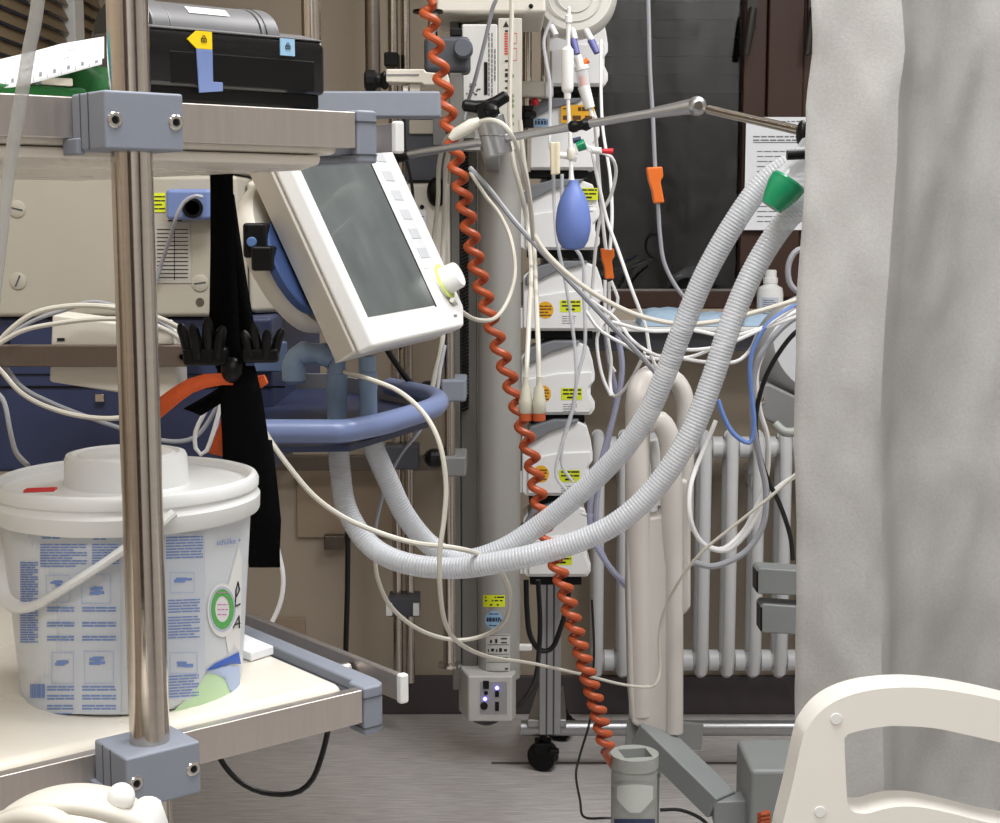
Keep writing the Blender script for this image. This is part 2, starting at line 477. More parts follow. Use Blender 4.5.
# inspection panels on the back wall, low on the left
def wall_panel(x0, y0, x1, y1, label, m=WALLP, d=.012):
    return G().pb(x0, y0, x1, y1, YW - d, d - .0005).solo('wall_panel', m, label, 'wall panel', bev=.003)
wall_panel(297, 462, 395, 538, 'flat beige wall panel behind the two drooping hoses')
wall_panel(276, 618, 305, 645, 'small square beige hatch low on the wall beside the lower trolley shelf')
# equipment rail along the back wall
t = thing('wall_rail', 'steel equipment rail running along the wall behind the corrugated hoses', 'rail', at(370, 468, 3.64))
a, c = at(268, 470, 3.62), at(478, 450, 3.62)
G().box((a.x, 3.61, a.z), (c.x, 3.63, c.z - .012)).build('rail_bar', DSTEEL, t, bev=.002)
for px in (285, 400, 452): G().pb(px - 4, 455, px + 4, 465, 3.63, .068).build('bracket', DGREY, t)
wp = G().pb(324, 536, 344, 550, 3.66, .038).solo('wall_socket', DSTEEL, 'small dark metal socket on the wall below the flat beige panel', 'socket', bev=.003)
# radiator
t = thing('radiator', 'grey white tubular radiator on the wall under the window sill', 'radiator', at(690, 676, 3.6))
zt0, zb0 = at(690, 447, 3.6).z, at(690, 660, 3.6).z
px = 597.0
xs = []
while px < 840:
    xs.append(at(px, 550, 3.6).x); px += 26.3
R_ = pm(8.5, 3.6) / 2
for z in (zt0, zb0):
    g = G(); g.cyl((xs[0] - .01, 3.6, z), (xs[-1] + .01, 3.6, z), .020, 18)
    for x in xs:
        g.lathe([(.02, -.014), (.026, -.012), (.026, .012), (.02, .014)], (x + .0316, 3.6, z), (1, 0, 0), 18)
    g.build('header', RADI, t)
for x in xs:
    g = G()
    for dy in (-.035, .035):
        pts = [(x, 3.6 + dy * .2, zt0 + .028), (x, 3.6 + dy * .7, zt0 + .022), (x, 3.6 + dy, zt0 - .02), (x, 3.6 + dy, zb0 + .02), (x, 3.6 + dy * .7, zb0 - .022), (x, 3.6 + dy * .2, zb0 - .028)]
        g.tube(pts, .0148, 14)
    g.build('radiator_tube', RADI, t)
for i in (1, 6): G().box((xs[i] - .013, 3.6, zt0 - .1), (xs[i] + .013, YW, zt0 - .07)).build('bracket', RADI, t)
# paper pinned to the window stile
t = thing('notice_sheet', 'white printed paper sheet stuck on the brown window frame beside the curtain', 'paper', at(786, 231, YW - .03))
a, c = at(744, 230, YW - .03), at(830, 117, YW - .03)
G().box((a.x, YW - .0285, a.z), (c.x, YW - .0275, c.z)).build('sheet', PAPER, t)
f = flatat(YW - .0292)
g = G(); dashes(g, 777, 800, (121, 127), f, 1, seed=2); dashes(g, 753, 815, (136, 139.5), f, 1.4, (4, 9), seed=3); rect(g, 753, 142, 815, 143, f)
dashes(g, 757, 812, range(151, 222, 5), f, 1, (5, 12), 1, seed=4)
g.build('print', GINK, t)
# bottle and folded cloths on the sill
t = thing('white_bottle', 'white plastic bottle with a printed label standing on the window sill', 'bottle', at(770, 325, 3.56))
bx = at(770, 300, 3.56).x; s = pm(1, 3.56)
z0 = SILLZ
G().lathe([(12 * s, 0), (13 * s, .004), (13 * s, 30 * s), (12 * s, 36 * s), (7 * s, 39 * s), (6.4 * s, 41 * s)], (bx, 3.56, z0), n=28).build('bottle_body', WHITE, t)
G().lathe([(6.6 * s, 40 * s), (7.4 * s, 41 * s), (7.4 * s, 46 * s), (6 * s, 46.5 * s), (6 * s, 53 * s), (5 * s, 54 * s)], (bx, 3.56, z0), n=24).build('screw_cap', WHITE, t)
g = G(); rr_ = 13.15 * s
P = [[V((bx + rr_ * math.sin(a_ * .17 - .85), 3.56 - rr_ * math.cos(a_ * .17 - .85), z0 + s * zz)) for a_ in range(9)] for zz in (7, 27)]
lb = g.grid(P).build('label', mat('bottle_label', (196, 202, 214)), t)
g = G(); rr_ += .0004
for q in range(8):
    P = [[V((bx + rr_ * math.sin(a_ * .17 - .7), 3.56 - rr_ * math.cos(a_ * .17 - .7), z0 + s * zz)) for a_ in range(7 - q % 3)] for zz in (9 + q * 2.1, 9.8 + q * 2.1)]
    g.grid(P)
g.build('print', GINK, lb)
def cloth(x0, x1, Y0, Y1, h, label, seed):
    a, c = at(x0, 322, Y0).x, at(x1, 322, Y0).x
    P = []
    n, m = 30, 14
    for side in (1, 0):
        pass
    g = G()
    top = []
    for j in range(m + 1):
        row = []
        for i in range(n + 1):
            u, v = i / n * 2 - 1, j / m * 2 - 1
            e = max(0, 1 - abs(u) ** 4) ** .5 * max(0, 1 - abs(v) ** 4) ** .5
            z = SILLZ + .001 + h * e * (.85 + .14 * noise.noise(V((u * 3 + seed, v * 2, seed))))
            row.append(V((a + (c - a) * (u + 1) / 2, Y0 + (Y1 - Y0) * (v * (.9 + .1 * math.cos(u * 2)) + 1) / 2, z)))
        top.append(row)
    g.grid(top); g.grid([[V((p.x, p.y, SILLZ + .0005)) for p in r] for r in top])
    return g.solo('folded_cloth', CLOTH, label, 'cloth', 'cloths on the window sill')
cloth(641, 700, 3.47, 3.64, .044, 'pale blue folded cloth on the sill left of the corrugated hose', 1)
cloth(692, 738, 3.465, 3.62, .032, 'pale blue crumpled cloth on the sill between the two hoses', 5)
cloth(744, 790, 3.47, 3.54, .03, 'pale blue cloth on the sill in front of the white bottle', 9)
G().pb(724, 308, 731, 315, 3.463, .006).solo('cloth_tag', mat('pink_paper', (226, 150, 180)), 'tiny pink tag beside the crumpled blue cloth on the sill', 'tag')
# curtain: a disposable sheet hanging from a ceiling track, close on the right
CY = 1.33
edge = [(-90, 818), (0, 810), (50, 813), (100, 807), (160, 806), (230, 802), (300, 797), (380, 794), (450, 793), (520, 796), (600, 796), (690, 796), (823, 797), (1000, 799)]
def edge_px(y):
    for (a, x), (b_, x2) in zip(edge, edge[1:]):
        if y <= b_: return x + (x2 - x) * (y - a) / (b_ - a)
    return edge[-1][1]
zt, zb = 2.6, .28
nz, nx = 150, 130
P = []
for j in range(nz + 1):
    z = zt + (zb - zt) * j / nz
    py = 411.5 - 1500 * math.tan(math.atan2(z - H, CY) + PITCH)
    x0 = at(1 + edge_px(max(-90, min(999, py))), max(-90, min(999, py)), CY).x
    row = []
    for i in range(nx + 1):
        s = i / nx
        x = x0 + s * .95
        sw = .006 * math.sin(z * 3.1)
        f0 = .086 + sw * .4                                   # where the first fold turns back
        k = 1 / (1 + math.exp(-(s - f0) / .0035))
        y = CY + .008 * math.exp(-(s / .03) ** 2) - .34 * min(s, f0) * (1 - .3 * math.sin(z * 1.7))
        y += k * (.012 + .42 * min(max(s - f0, 0), .16) + .03 * math.sin(max(0, s - f0) * 17 + .5 * z))
        y += .012 * (noise.noise(V((s * 14, z * 5, 1.7)))) + .006 * noise.noise(V((s * 34, z * 13, 4.2))) - .006 * max(0, .12 - abs(noise.noise(V((s * 22 + z * 3, z * 9 - s * 6, 7.7))))) / .12 * (.5 + .5 * noise.noise(V((s * 6, z * 4, 2.2))))
        row.append(V((x, y, z)))
    P.append(row)
t = thing('privacy_curtain', 'tall light grey non-woven privacy curtain hanging on the right', 'curtain', (at(900, 219, CY).x, CY, zb))
G().grid(P).build('curtain_sheet', CURT, t, thick=.0015)
G().box((P[0][0].x - .3, CY - .012, 2.6), (P[0][-1].x + .2, CY + .03, 2.7)).build('curtain_track', ALU, t)
# ================================================================ STEEL TROLLEY, near left
PX, PY = -.2277, .94
AZ = math.atan2(.635, .773)
MT = Matrix.Translation((PX, PY, 0)) @ Matrix.Rotation(AZ, 4, 'Z')
def TL(u, v, z): return MT @ V((u, v, z))
t = thing('equipment_trolley', 'stainless steel trolley with two cream shelves, round front post and grey clamp blocks', 'trolley', (PX, PY, 0))
G().cyl((0, 0, .03), (0, 0, 1.75), .0128, 40).xf(MT).build('post', STEEL, t)
G().lathe([(.02, 0), (.024, .004), (.024, .02), (.014, .032)], n=24).xf(MT).build('foot', BLACK, t)
for (u, v) in ((-.55, 0), (-.55, .46)):
    G().cyl((u, v, .03), (u, v, 1.29), .0128, 20).xf(MT).build('post', STEEL, t)
    G().lathe([(.02, 0), (.024, .004), (.024, .02), (.014, .032)], (u, v, 0), n=24).xf(MT).build('foot', BLACK, t)
ZT = (.9035, 1.325)
ZC_ = (.9125, 1.325)
for zi, z in enumerate(ZT):
    g = G().box((-.62, .026, z - .0255), (.1845, .036, z))
    g.xf(MT).build('front_rail', RAIL, t, bev=.0012)
    # shelf board, its lip hanging below the rail
    if zi == 0:
        G().box((-.62, .0368, z - .022), (.176, .45, z + .004)).xf(MT).build('shelf_board', BOARD, t, bev=.009, seg=5)
        G().box((-.62, .12, z - .035), (.150, .43, z - .0225)).xf(MT).build('shelf_tray', RAIL, t, bev=.002)
    else:
        G().box((-.62, .0365, z - .030), (.176, .45, z - .001)).xf(MT).build('shelf_board', BOARD, t, bev=.004)
        G().prism([(-.62, .0362, z - .0305), (-.62, .0385, z - .037), (-.62, .06, z - .0405), (-.62, .44, z - .0405), (-.62, .45, z - .0305)], (.782, 0, 0)).xf(MT).build('shelf_tray', BOARD, t, bev=.002)
    # grey end beam with a rounded front corner
    ol = [(.1848, .0245), (.199, .0245), (.2045, .030), (.2065, .040), (.2065, .46), (.190, .46), (.190, .05), (.1848, .046)]
    G().prism([V((a, b_, z - .0355)) for a, b_ in ol], (0, 0, .037)).xf(MT).build('end_beam', GREY, t, bev=.002, seg=3)
    g = G()
    for zz in (z - .007, z - .030):
        g.prism([V((a + (.0007 if a > .19 else -.0007), b_ - (.0007 if b_ < .03 else 0), zz)) for a, b_ in ol], (0, 0, .0008))
    g.xf(MT).build('seam', DGREY, t)
    # outboard equipment rail with white end cap
    zr = z - .0148 - .0015 * (zi == 0)
    G().box((.2365, .054, zr - .0105), (.2425, .47, zr + .0105)).xf(MT).build('side_rail', RAIL, t, bev=.001)
    G().box((.2355, .049, zr - .0118), (.2435, .056, zr + .0118)).xf(MT).build('rail_end_cap', WHITE, t, bev=.002, seg=3)
    for v in (.12, .4): G().cyl((.2066, v, zr), (.234, v, zr), .006, 14).xf(MT).build('rail_spacer', RAIL, t)
    # clamp block round the post
    zb_, zt_ = (ZC_[zi] - .0338, ZC_[zi] + .0012)
    bl = G().prism([V((a, b_, zb_)) for a, b_ in ((-.027, -.0215), (.025, -.0215), (.025, .0255), (-.027, .0255))], (0, 0, zt_ - zb_)).xf(MT).build('clamp_block', GREY, t, bev=.0018, seg=3)
    G().box((-.0274, .0005, zb_ + .0005), (-.0268, .0013, zt_ - .0005)).box((-.0272, .012, zb_ + .0005), (-.0267, .0132, zt_ - .0005)).xf(MT).build('joint', DGREY, bl)
    G().box((-.030, .0125, zb_ - .002), (-.0245, .034, zb_ + .008)).xf(MT).build('hook', GREY, bl, bev=.001)
    for u in (-.0205, .0195):
        g = G().lathe([(.0049, 0), (.0049, .0006), (.0042, .0012), (.0026, .0012), (.0024, -.0015)], (u, -.0213, (zb_ + zt_) / 2), (0, -1, 0), 20).xf(MT)
        sc_ = g.build('screw', CHROME, bl)
        G().lathe([(.0023, 0), (.0021, .0003)], (u, -.0219, (zb_ + zt_) / 2), (0, -1, 0), 6).xf(MT).build('hex_socket', BLACK, sc_)
ZB = ZT[0] + .004      # lower board surface
ZU = ZT[1] - .001      # upper board surface

# ---------------------------------------------------------------- bucket
BR, BTr, BH = .080, .0905, .150
bc = V((at(134, 700, 1.083).x, 1.083, ZB + .0005))
t = thing('wipes_bucket', 'white translucent plastic bucket with blue printed label on the lower trolley shelf', 'bucket', bc)
def brad(z): return BR + (BTr - BR) * z / BH
prof = [(.074, 0), (.0785, .001), (BR, .004)] + [(brad(z), z) for z in (.03, .06, .09, .12)] + [(brad(.131), .131), (.0915, .132), (.0915, BH - .004)]
G().lathe(prof, bc, n=72).build('tub', BUCK, t)
rim = [(.0895, .1295), (.0950, .1295), (.0958, .1312), (.0962, .141), (.0945, .1435), (.0940, .146), (.0952, .1475), (.0954, .1525), (.0938, .1555), (.0905, .1565), (.0885, .155), (.087, .1500), (.0455, .1495), (.0445, .1505),
       (.0438, .1695), (.0425, .1725), (.0385, .1735), (.036, .1715), (.0345, .1715), (.0335, .173), (.012, .173), (.009, .1715), (.0, .1715)]
lid = G().lathe(rim, bc, n=72).build('lid', BUCKL, t)
def cyl_pt(px, py, off=.0006):
    """where the line of sight through (px, py) meets the tub's wall"""
    d = at(px, py, 1.0) - V((0, 0, H)); o = V((0, 0, H))
    Y = 1.0
    a = d.x ** 2 + d.y ** 2
    rad = BR + .004
    for _ in range(6):
        b_ = 2 * ((o.x - bc.x) * d.x + (o.y - bc.y) * d.y)
        c_ = (o.x - bc.x) ** 2 + (o.y - bc.y) ** 2 - (rad + off) ** 2
        D = b_ * b_ - 4 * a * c_
        tt = (-b_ - math.sqrt(max(D, 0))) / (2 * a)
        p = o + d * tt
        rad = brad(p.z - bc.z)
    return p
ls = cyl_pt
g = G(); rect(g, 19, 526, 121, 714, lambda x, y: cyl_pt(x, y, .0003), 24); g.build('label_tint', TINT, t); g = G(); rect(g, 164, 533, 205, 700, lambda x, y: cyl_pt(x, y, .0003), 12); g.build('label_tint', TINT, t)
def done(g, nm='label_print'): g.build(nm, BINK, t)
g = G(); dashes(g, 42, 108, (529,), ls, 2.2, (8, 16), 1, seed=5, full=True, slope=.01, nseg=3)
done(g); g = G(); dashes(g, 42, 60, (537,), ls, 1.8, (6, 10), 1, seed=6); done(g); g = G(); dashes(g, 93, 106, (538,), ls, 1.8, (6, 10), 1, seed=7)
done(g); g = G(); dashes(g, 40, 87, [544 + 2.7 * i for i in range(9)], ls, 1.3, (5, 13), .8, seed=8, nseg=3)
done(g); g = G(); dashes(g, 92, 119, [544 + 2.7 * i for i in range(8)], ls, 1.3, (5, 11), .8, seed=9, nseg=3)
done(g); g = G(); dashes(g, 20, 38, [562 + 2.4 * i for i in range(34)], ls, 1.4, (4, 9), .6, seed=10, nseg=3)
done(g)
for y in (607, 622, 636, 686, 695, 705):
    g = G(); dashes(g, 47, 74, (y, y + 3), ls, 1.6, (6, 14), .8, seed=y, nseg=3); done(g)
    g = G(); dashes(g, 82, 116, (y, y + 3), ls, 1.6, (6, 14), .8, seed=y + 1, nseg=3); done(g)
g = G()
for i in range(9): rect(g, 30 + i * 1.65, 684, 30.9 + i * 1.65 + (i % 3) * .3, 698, ls)
done(g, 'barcode'); g = G(); dashes(g, 166, 203, [537 + 2.9 * i for i in range(8)], ls, 1.4, (6, 14), .8, seed=21, slope=-.03, nseg=3)
done(g); g = G(); dashes(g, 168, 200, [600 + 2.9 * i for i in range(5)] + [617 + 2.9 * i for i in range(8)], ls, 1.3, (6, 14), .8, seed=22, slope=-.04, nseg=3)
done(g); g = G(); dashes(g, 169, 199, [676 + 2.9 * i for i in range(8)], ls, 1.4, (6, 14), .8, seed=23, slope=-.06, nseg=3)
done(g); g = G(); dashes(g, 34, 72, (713,), ls, 1.2, (10, 16), .6, seed=24, nseg=4)
g.build('label_print', BINK, t)
g = G()
for (x0, y0, x1, y1) in ((46, 575, 69, 602), (81, 574, 110, 603), (51, 652, 73, 683), (84, 651, 113, 683), (170, 572, 194, 592), (170, 652, 197, 673)):
    g = G()
    for q in range(4):
        a, b_ = (x0, y0, x1, y0 + .8) if q == 0 else (x0, y1, x1, y1 + .8) if q == 1 else (x0, y0, x0 + .7, y1) if q == 2 else (x1, y0, x1 + .7, y1), 0
        rect(g, *a, ls, 4)
    g.build('label_frame', BINKL, t)
g = G()
for (cx, cy, w, h) in ((58, 583, 8, 4), (96, 591, 10, 5), (61, 663, 9, 5), (96, 661, 11, 5), (182, 580, 11, 4), (184, 664, 10, 4)):
    r_ = random.Random(int(cx)); g = G()
    for k in range(4):
        x, y = cx + r_.uniform(-w, w) * .5, cy + r_.uniform(-h, h) * .6
        rect(g, x - w * .5, y - h * .3, x + w * .5, y + h * .3, ls, 3)
    g.build('pictogram', BINK, t)
def blob(pts, name, m, off):
    g = G(); n = len(pts); cx = sum(p[0] for p in pts) / n; cy = sum(p[1] for p in pts) / n
    K = 5
    vs = [cyl_pt(cx, cy, off)]
    for k in range(1, K + 1):
        vs += [cyl_pt(cx + (x - cx) * k / K, cy + (y - cy) * k / K, off) for x, y in pts]
    fs = [(0, 1 + i, 1 + (i + 1) % n) for i in range(n)]
    for k in range(1, K): fs += [(1 + (k - 1) * n + i, 1 + (k - 1) * n + (i + 1) % n, 1 + k * n + (i + 1) % n, 1 + k * n + i) for i in range(n)]
    return g.add(vs, fs).build(name, m, t)
blob([(239, 545), (242, 560), (241, 612), (240, 650), (228, 652), (224, 626), (222, 600), (229, 582)], 'label_white_field', WHITE, .0004)
circ = lambda cx, cy, a, b_, n=28: [(cx + a * math.cos(2 * PI * i / n), cy + b_ * math.sin(2 * PI * i / n)) for i in range(n)]
blob(circ(222.5, 610, 15, 27), 'badge_field', WHITE, .0007)
def ring(cx, cy, a, b_, a2, b2, name, m, off):
    n = 36; g = G(); P = circ(cx, cy, a, b_, n); Q = circ(cx, cy, a2, b2, n)
    g.add([cyl_pt(x, y, off) for x, y in P] + [cyl_pt(x, y, off) for x, y in Q], [(i, (i + 1) % n, n + (i + 1) % n, n + i) for i in range(n)])
    return g.build(name, m, t)
ring(222.5, 609, 11.5, 20, 7.2, 13, 'badge_ring', mat('badge_green', (92, 172, 92)), .001)
ring(222.5, 609, 13.2, 22.5, 12.3, 21.3, 'badge_ring', BINKL, .001)
g = G(); dashes(g, 217.5, 228, (604, 609, 614), ls_ := (lambda x, y: cyl_pt(x, y, .0012)), 1.2, (3, 5), .8, seed=3)
dashes(g, 217, 229, [592 + 3 * i for i in range(1)], ls_, 1, (2, 3), 1, seed=4)
g.build('badge_print', mat('magenta_ink', (206, 120, 180)), t)
blob([(205, 671), (216, 663), (229, 657), (239, 652), (241, 664), (230, 664), (218, 668)], 'label_swoosh', mat('deep_blue_ink', (58, 98, 190)), .001)
blob([(207, 672), (218, 668), (230, 665), (240, 667), (240, 684), (234, 695), (230, 690), (224, 678)], 'label_swoosh', BINKL, .0008)
blob([(168, 716), (196, 690), (206, 674), (218, 670), (226, 681), (231, 693), (222, 703), (200, 713)], 'label_swoosh', mat('pale_green_ink', (190, 218, 178)), .0006)
vs, fs = text_geo('sch\u00fclke +', 1.0)
mxx = max(p.x for p in vs)
G().add([cyl_pt(216.5 + p.x / mxx * 24.5, 545.5 - p.y * 8.6 - p.x / mxx * 2.5, .0012) for p in vs], fs).build('lettering', BINK, t)
# handwriting on the white field
g = G()
for pts in ([(235, 607), (236, 590), (238, 582), (239.5, 590), (236, 597)], [(236, 606), (240, 604)], [(233, 628), (236, 622), (239, 616), (239.5, 628)], [(234, 625), (240, 623)]):
    g.tube([cyl_pt(x, y, .0008) for x, y in pts], .0006, 5)
g.build('handwriting', INK, t)
# tamper seal and carrying handle
g = G(); f = lambda x, y: at(x, y, 1.0)
g.tube([bc + V((.0935 * math.sin(a), -.0935 * math.cos(a), .1585)) for a in [-1.25 + .05 * k for k in range(6)]], .0016, 6)
g.build('seal_strip', REDI, t); g = G()
q0 = bc + V((-.052, -.066, .1575)); q1 = bc + V((-.033, -.062, .1575))
g.tube([q0, q0 + V((0, -.008, 0)), q1 + V((0, -.008, 0)), q1, q0], .0010, 6)
g.build('seal_strip', REDI, t)
hp = [(7, 524, 1.075), (3, 560, 1.062), (6, 594, 1.045), (18, 606, 1.025), (38, 604, 1.009), (70, 585, .993), (100, 566, .988), (125, 549, .9865), (150, 533, .9865), (175, 512, .993)]
g = G().tube(path(hp, .004), lambda i: .0032, 10, flat=2.0)
g.build('handle', BUCKL, t)
g = G().tube([at(8, 518, 1.077), at(10, 545, 1.064), at(14, 588, 1.055)], .0011, 6)
g.build('handle_wire', DSTEEL, t)
# ---------------------------------------------------------------- flat white pack behind the bucket
G().prism([V(TL(u, v, ZB + .0006)) for u, v in ((.149, .128), (.173, .134), (.173, .205), (.140, .232))], (0, 0, .007)).solo('flat_carton', PAPER, 'flat white carton lying on the lower shelf just right behind the bucket', 'carton', bev=.001)
# ---------------------------------------------------------------- black unit on the upper shelf
zt0 = ZU
G().box((.0, .09, zt0), (.172, .235, zt0 + .006)).xf(MT).solo('instrument_tray', BOARD, 'thin beige tray under the black and silver unit on the upper shelf', 'tray', bev=.001)
t = thing('label_printer', 'black unit with silver curved lid and yellow arrow tag on the upper shelf', 'printer', TL(.115, .12, zt0 + .0062))
z0 = zt0 + .0064
U0, U1, V0, V1 = .050, .196, .082, .165
G().box((U0 + .004, V0 + .006, z0), (U1 - .002, V1, z0 + .014)).xf(MT).build('base', BLACK, t, bev=.002)
hz = .0500
bd = G().prism([V((U0, v, z)) for v, z in ((V0, z0 + .010), (V0, z0 + hz - .006), (V0 + .003, z0 + hz), (V1, z0 + hz + .004), (V1, z0 + .008))], (U1 - U0, 0, 0)).xf(MT).build('housing', GLOSSB, t, bev=.004, seg=3)
G().box((U0 + .020, V0 - .0006, z0 + .012), (U1 - .010, V0 + .004, z0 + .034)).xf(MT).build('drawer', BLACK, t, bev=.001)
G().prism([V((U0 + .004, v, z)) for v, z in ((V0 + .002, z0 + hz - .0015), (V0 + .001, z0 + hz - .0005), (V0 + .03, z0 + hz + .006), (V0 + .08, z0 + hz + .006), (V0 + .08, z0 + hz))], (U1 - U0 - .006, 0, 0)).xf(MT).build('top_cover', SILVER, t, bev=.0012)
# curved silver lid, sections across
def lid_part(u0, u1, r, name, m):
    pts = [V((u0, V0 + .045 - r * math.cos(a), z0 + hz - .001 + r * .66 * math.sin(a))) for a in [PI * k / 16 for k in range(17)]]
    G().prism(pts, (u1 - u0, 0, 0)).xf(MT).build(name, m, t, bev=.001)
lid_part(U0 + .000, U0 + .012, .033, 'lid_side', BLACK)
lid_part(U0 + .0125, U0 + .026, .0362, 'lid_cheek', SILVER)
lid_part(U0 + .0265, U0 + .098, .0352, 'lid_cover', SILVER)
lid_part(U0 + .0985, U0 + .113, .0362, 'lid_cheek', SILVER)
lid_part(U0 + .1015, U0 + .1028, .0367, 'lid_groove', BLACK)
r = .0358
g = G(); q = []
for u in (U0 + .044, U0 + .076):
    q.append([V((u, V0 + .045 - r * math.cos(a), z0 + hz - .001 + r * .66 * math.sin(a))) for a in (.62, .72, .82, .92)])
g.grid(q).xf(MT).build('lid_label', WHITE, t)
# yellow arrow tag with padlock sign, blue latch, pale tag
tg = G().prism([V((u, V0 - .0012, z0 + z)) for u, z in ((U0 + .033, .0425), (U0 + .040, .0485), (U0 + .052, .0485), (U0 + .052, .0365), (U0 + .040, .0365))], (0, .001, 0)).xf(MT).build('arrow_tag', YARR, t)
def padlock(u, z, s, par):
    g = G()
    f = V0 - .0016
    g.obox((u, f, z), (s, 0, 0), (0, .0002, 0), (0, 0, s * .12)).obox((u, f, z - s * 1.2), (s, 0, 0), (0, .0002, 0), (0, 0, s * .12))
    g.obox((u - s, f, z - s * .6), (s * .12, 0, 0), (0, .0002, 0), (0, 0, s * .7)).obox((u + s, f, z - s * .6), (s * .12, 0, 0), (0, .0002, 0), (0, 0, s * .7)).obox((u, f, z - s * .6), (s * .2, 0, 0), (0, .0002, 0), (0, 0, s * .3))
    g.tube([V((u + s * .6 * math.cos(a), f, z + s * .2 + s * .9 * math.sin(a))) for a in [PI * k / 8 for k in range(9)]], s * .12, 5)
    g.xf(MT).build('padlock_sign', INK, par)
padlock(U0 + .0455, z0 + .0435, .0019, tg)
lt = G().prism([V((u, V0 - .0018, z0 + z)) for u, z in ((U0 + .0395, .0362), (U0 + .052, .0362), (U0 + .052, .0145), (U0 + .0595, .0145), (U0 + .0595, .0085), (U0 + .041, .0065))], (0, .0016, 0)).xf(MT).build('blue_latch', BLUE, t, bev=.0005)
pt = G().box((U0 + .107, V0 - .0012, z0 + .0365), (U0 + .119, V0 - .0002, z0 + .0485)).xf(MT).build('lock_tag', LBLUE, t)
padlock(U0 + .113, z0 + .0435, .0018, pt)
# ---------------------------------------------------------------- bags and paper on the upper shelf, left
def pillow(name, m, label, cat, c, hx, hy, hz, seed, amp=.25):
    g = G(); n, k = 36, 18; P = []
    for i in range(k + 1):
        th = PI * i / k; row = []
        for j in range(n):
            ph = 2 * PI * j / n; s = max(math.sin(th), 1e-3)
            d = V((s * math.cos(ph), s * math.sin(ph), math.cos(th)))
            d = V([math.copysign(abs(x) ** .7, x) for x in d])
            w = 1 + amp * noise.noise(d * 1.6 + V((seed, 0, 0))) + amp * .4 * noise.noise(d * 4 + V((0, seed, 0)))
            row.append(V((d.x * hx * w, d.y * hy * w, max(d.z * hz * w, -hz * .8))))
        P.append(row + [row[0]])
    g.grid(P); g.v = [MT @ (p + V(c)) for p in g.v]
    return g.solo(name, m, label, cat)
pillow('fabric_bag', TEAL, 'teal fabric bag on the upper shelf behind the paper strip', 'bag', (-.10, .215, ZU + .0285), .085, .07, .034, 2, .12)
pillow('green_pouch', BAGG, 'crumpled dark green pouch on the upper shelf beside the round post', 'pouch', (.012, .100, ZU + .0135), .021, .024, .0155, 5, .2)
G().box((-.36, .060, ZU + .0003), (.0, .088, ZU + .010)).xf(MT).solo('green_sleeve', BAGG, 'flat dark green sleeve lying along the upper shelf edge under the paper strip', 'sleeve', bev=.003)
G().prism([V(TL(u, v, ZU + .0104)) for u, v in ((-.030, .064), (-.010, .060), (-.006, .078), (-.026, .082))], (0, 0, .005)).solo('small_carton', CREAM, 'small cream carton tucked under the paper strip on the upper shelf', 'carton', bev=.001)
# folded chart paper with a scale
t = thing('chart_paper', 'folded white chart paper strip with printed scale leaning on the upper shelf', 'paper', TL(-.06, .08, ZU + .011))
def chart(u, w): return V((u, .075 - .055 * w * .0 + .02 * w, ZU + .012 + (u + .20) * .19 + .028 * w + .006 * math.sin(u * 20)))
def chart2(px, py): return None
A = [(-10, 86, 62), (20, 79, 55), (40, 72, 50), (62, 66, 44), (80, 60, 41), (104, 58, 37)]
YP = .968
P = [[at(x, yb, YP - .01 + .0006 * x * .6) for x, yb, yt in A], [at(x, yt, YP + .03 + .0006 * x * .6) for x, yb, yt in A]]
sh = G().grid(P).build('upper_fold', PAPER, t, thick=.0006)
B = [(-10, 90, 79), (20, 86, 73), (40, 81, 68), (62, 75, 64), (80, 70, 58), (102, 64, 57.5)]
P2 = [[at(x, yb, YP - .018 + .0006 * x * .6) for x, yb, yt in B], [at(x, yt, YP - .011 + .0006 * x * .6) for x, yb, yt in B]]
s2 = G().grid(P2).build('scale_fold', PAPER, t, thick=.0006)
def onB(x, w):
    for (x0, b0, t0), (x1, b1, t1) in zip(B, B[1:]):
        if x <= x1:
            k = (x - x0) / (x1 - x0); yb = b0 + (b1 - b0) * k; yt = t0 + (t1 - t0) * k
            return at(x, yb + (yt - yb) * w, YP - .0188 + .007 * w + .0006 * x * .6)
g = G()
for i, x in enumerate(range(5, 100, 14)):
    g.add([onB(x, .1), onB(x + .6, .1), onB(x + .6, .9), onB(x, .9)], [(0, 1, 2, 3)])
    if i % 2 == 0 or i > 1: g.add([onB(x + 6, .35), onB(x + 9, .35), onB(x + 9, .7), onB(x + 6, .7)], [(0, 1, 2, 3)])
g.build('scale_marks', GINK, s2)
def onA(x, w):
    for (x0, b0, t0), (x1, b1, t1) in zip(A, A[1:]):
        if x <= x1:
            k = (x - x0) / (x1 - x0); yb = b0 + (b1 - b0) * k; yt = t0 + (t1 - t0) * k
            return at(x, yb + (yt - yb) * w, YP - .0112 + .04 * w + .0006 * x * .6)
g = G()
for x in (6, 42, 60, 84, 94): g.add([onA(x, .3), onA(x + .6, .3), onA(x - 3.4, .85), onA(x - 4, .85)], [(0, 1, 2, 3)])
for w in (.3, .62):
    for x in range(0, 98, 6): g.add([onA(x, w), onA(x + 6, w), onA(x + 6, w + .03), onA(x, w + .03)], [(0, 1, 2, 3)])
g.build('chart_marks', GINK, sh)
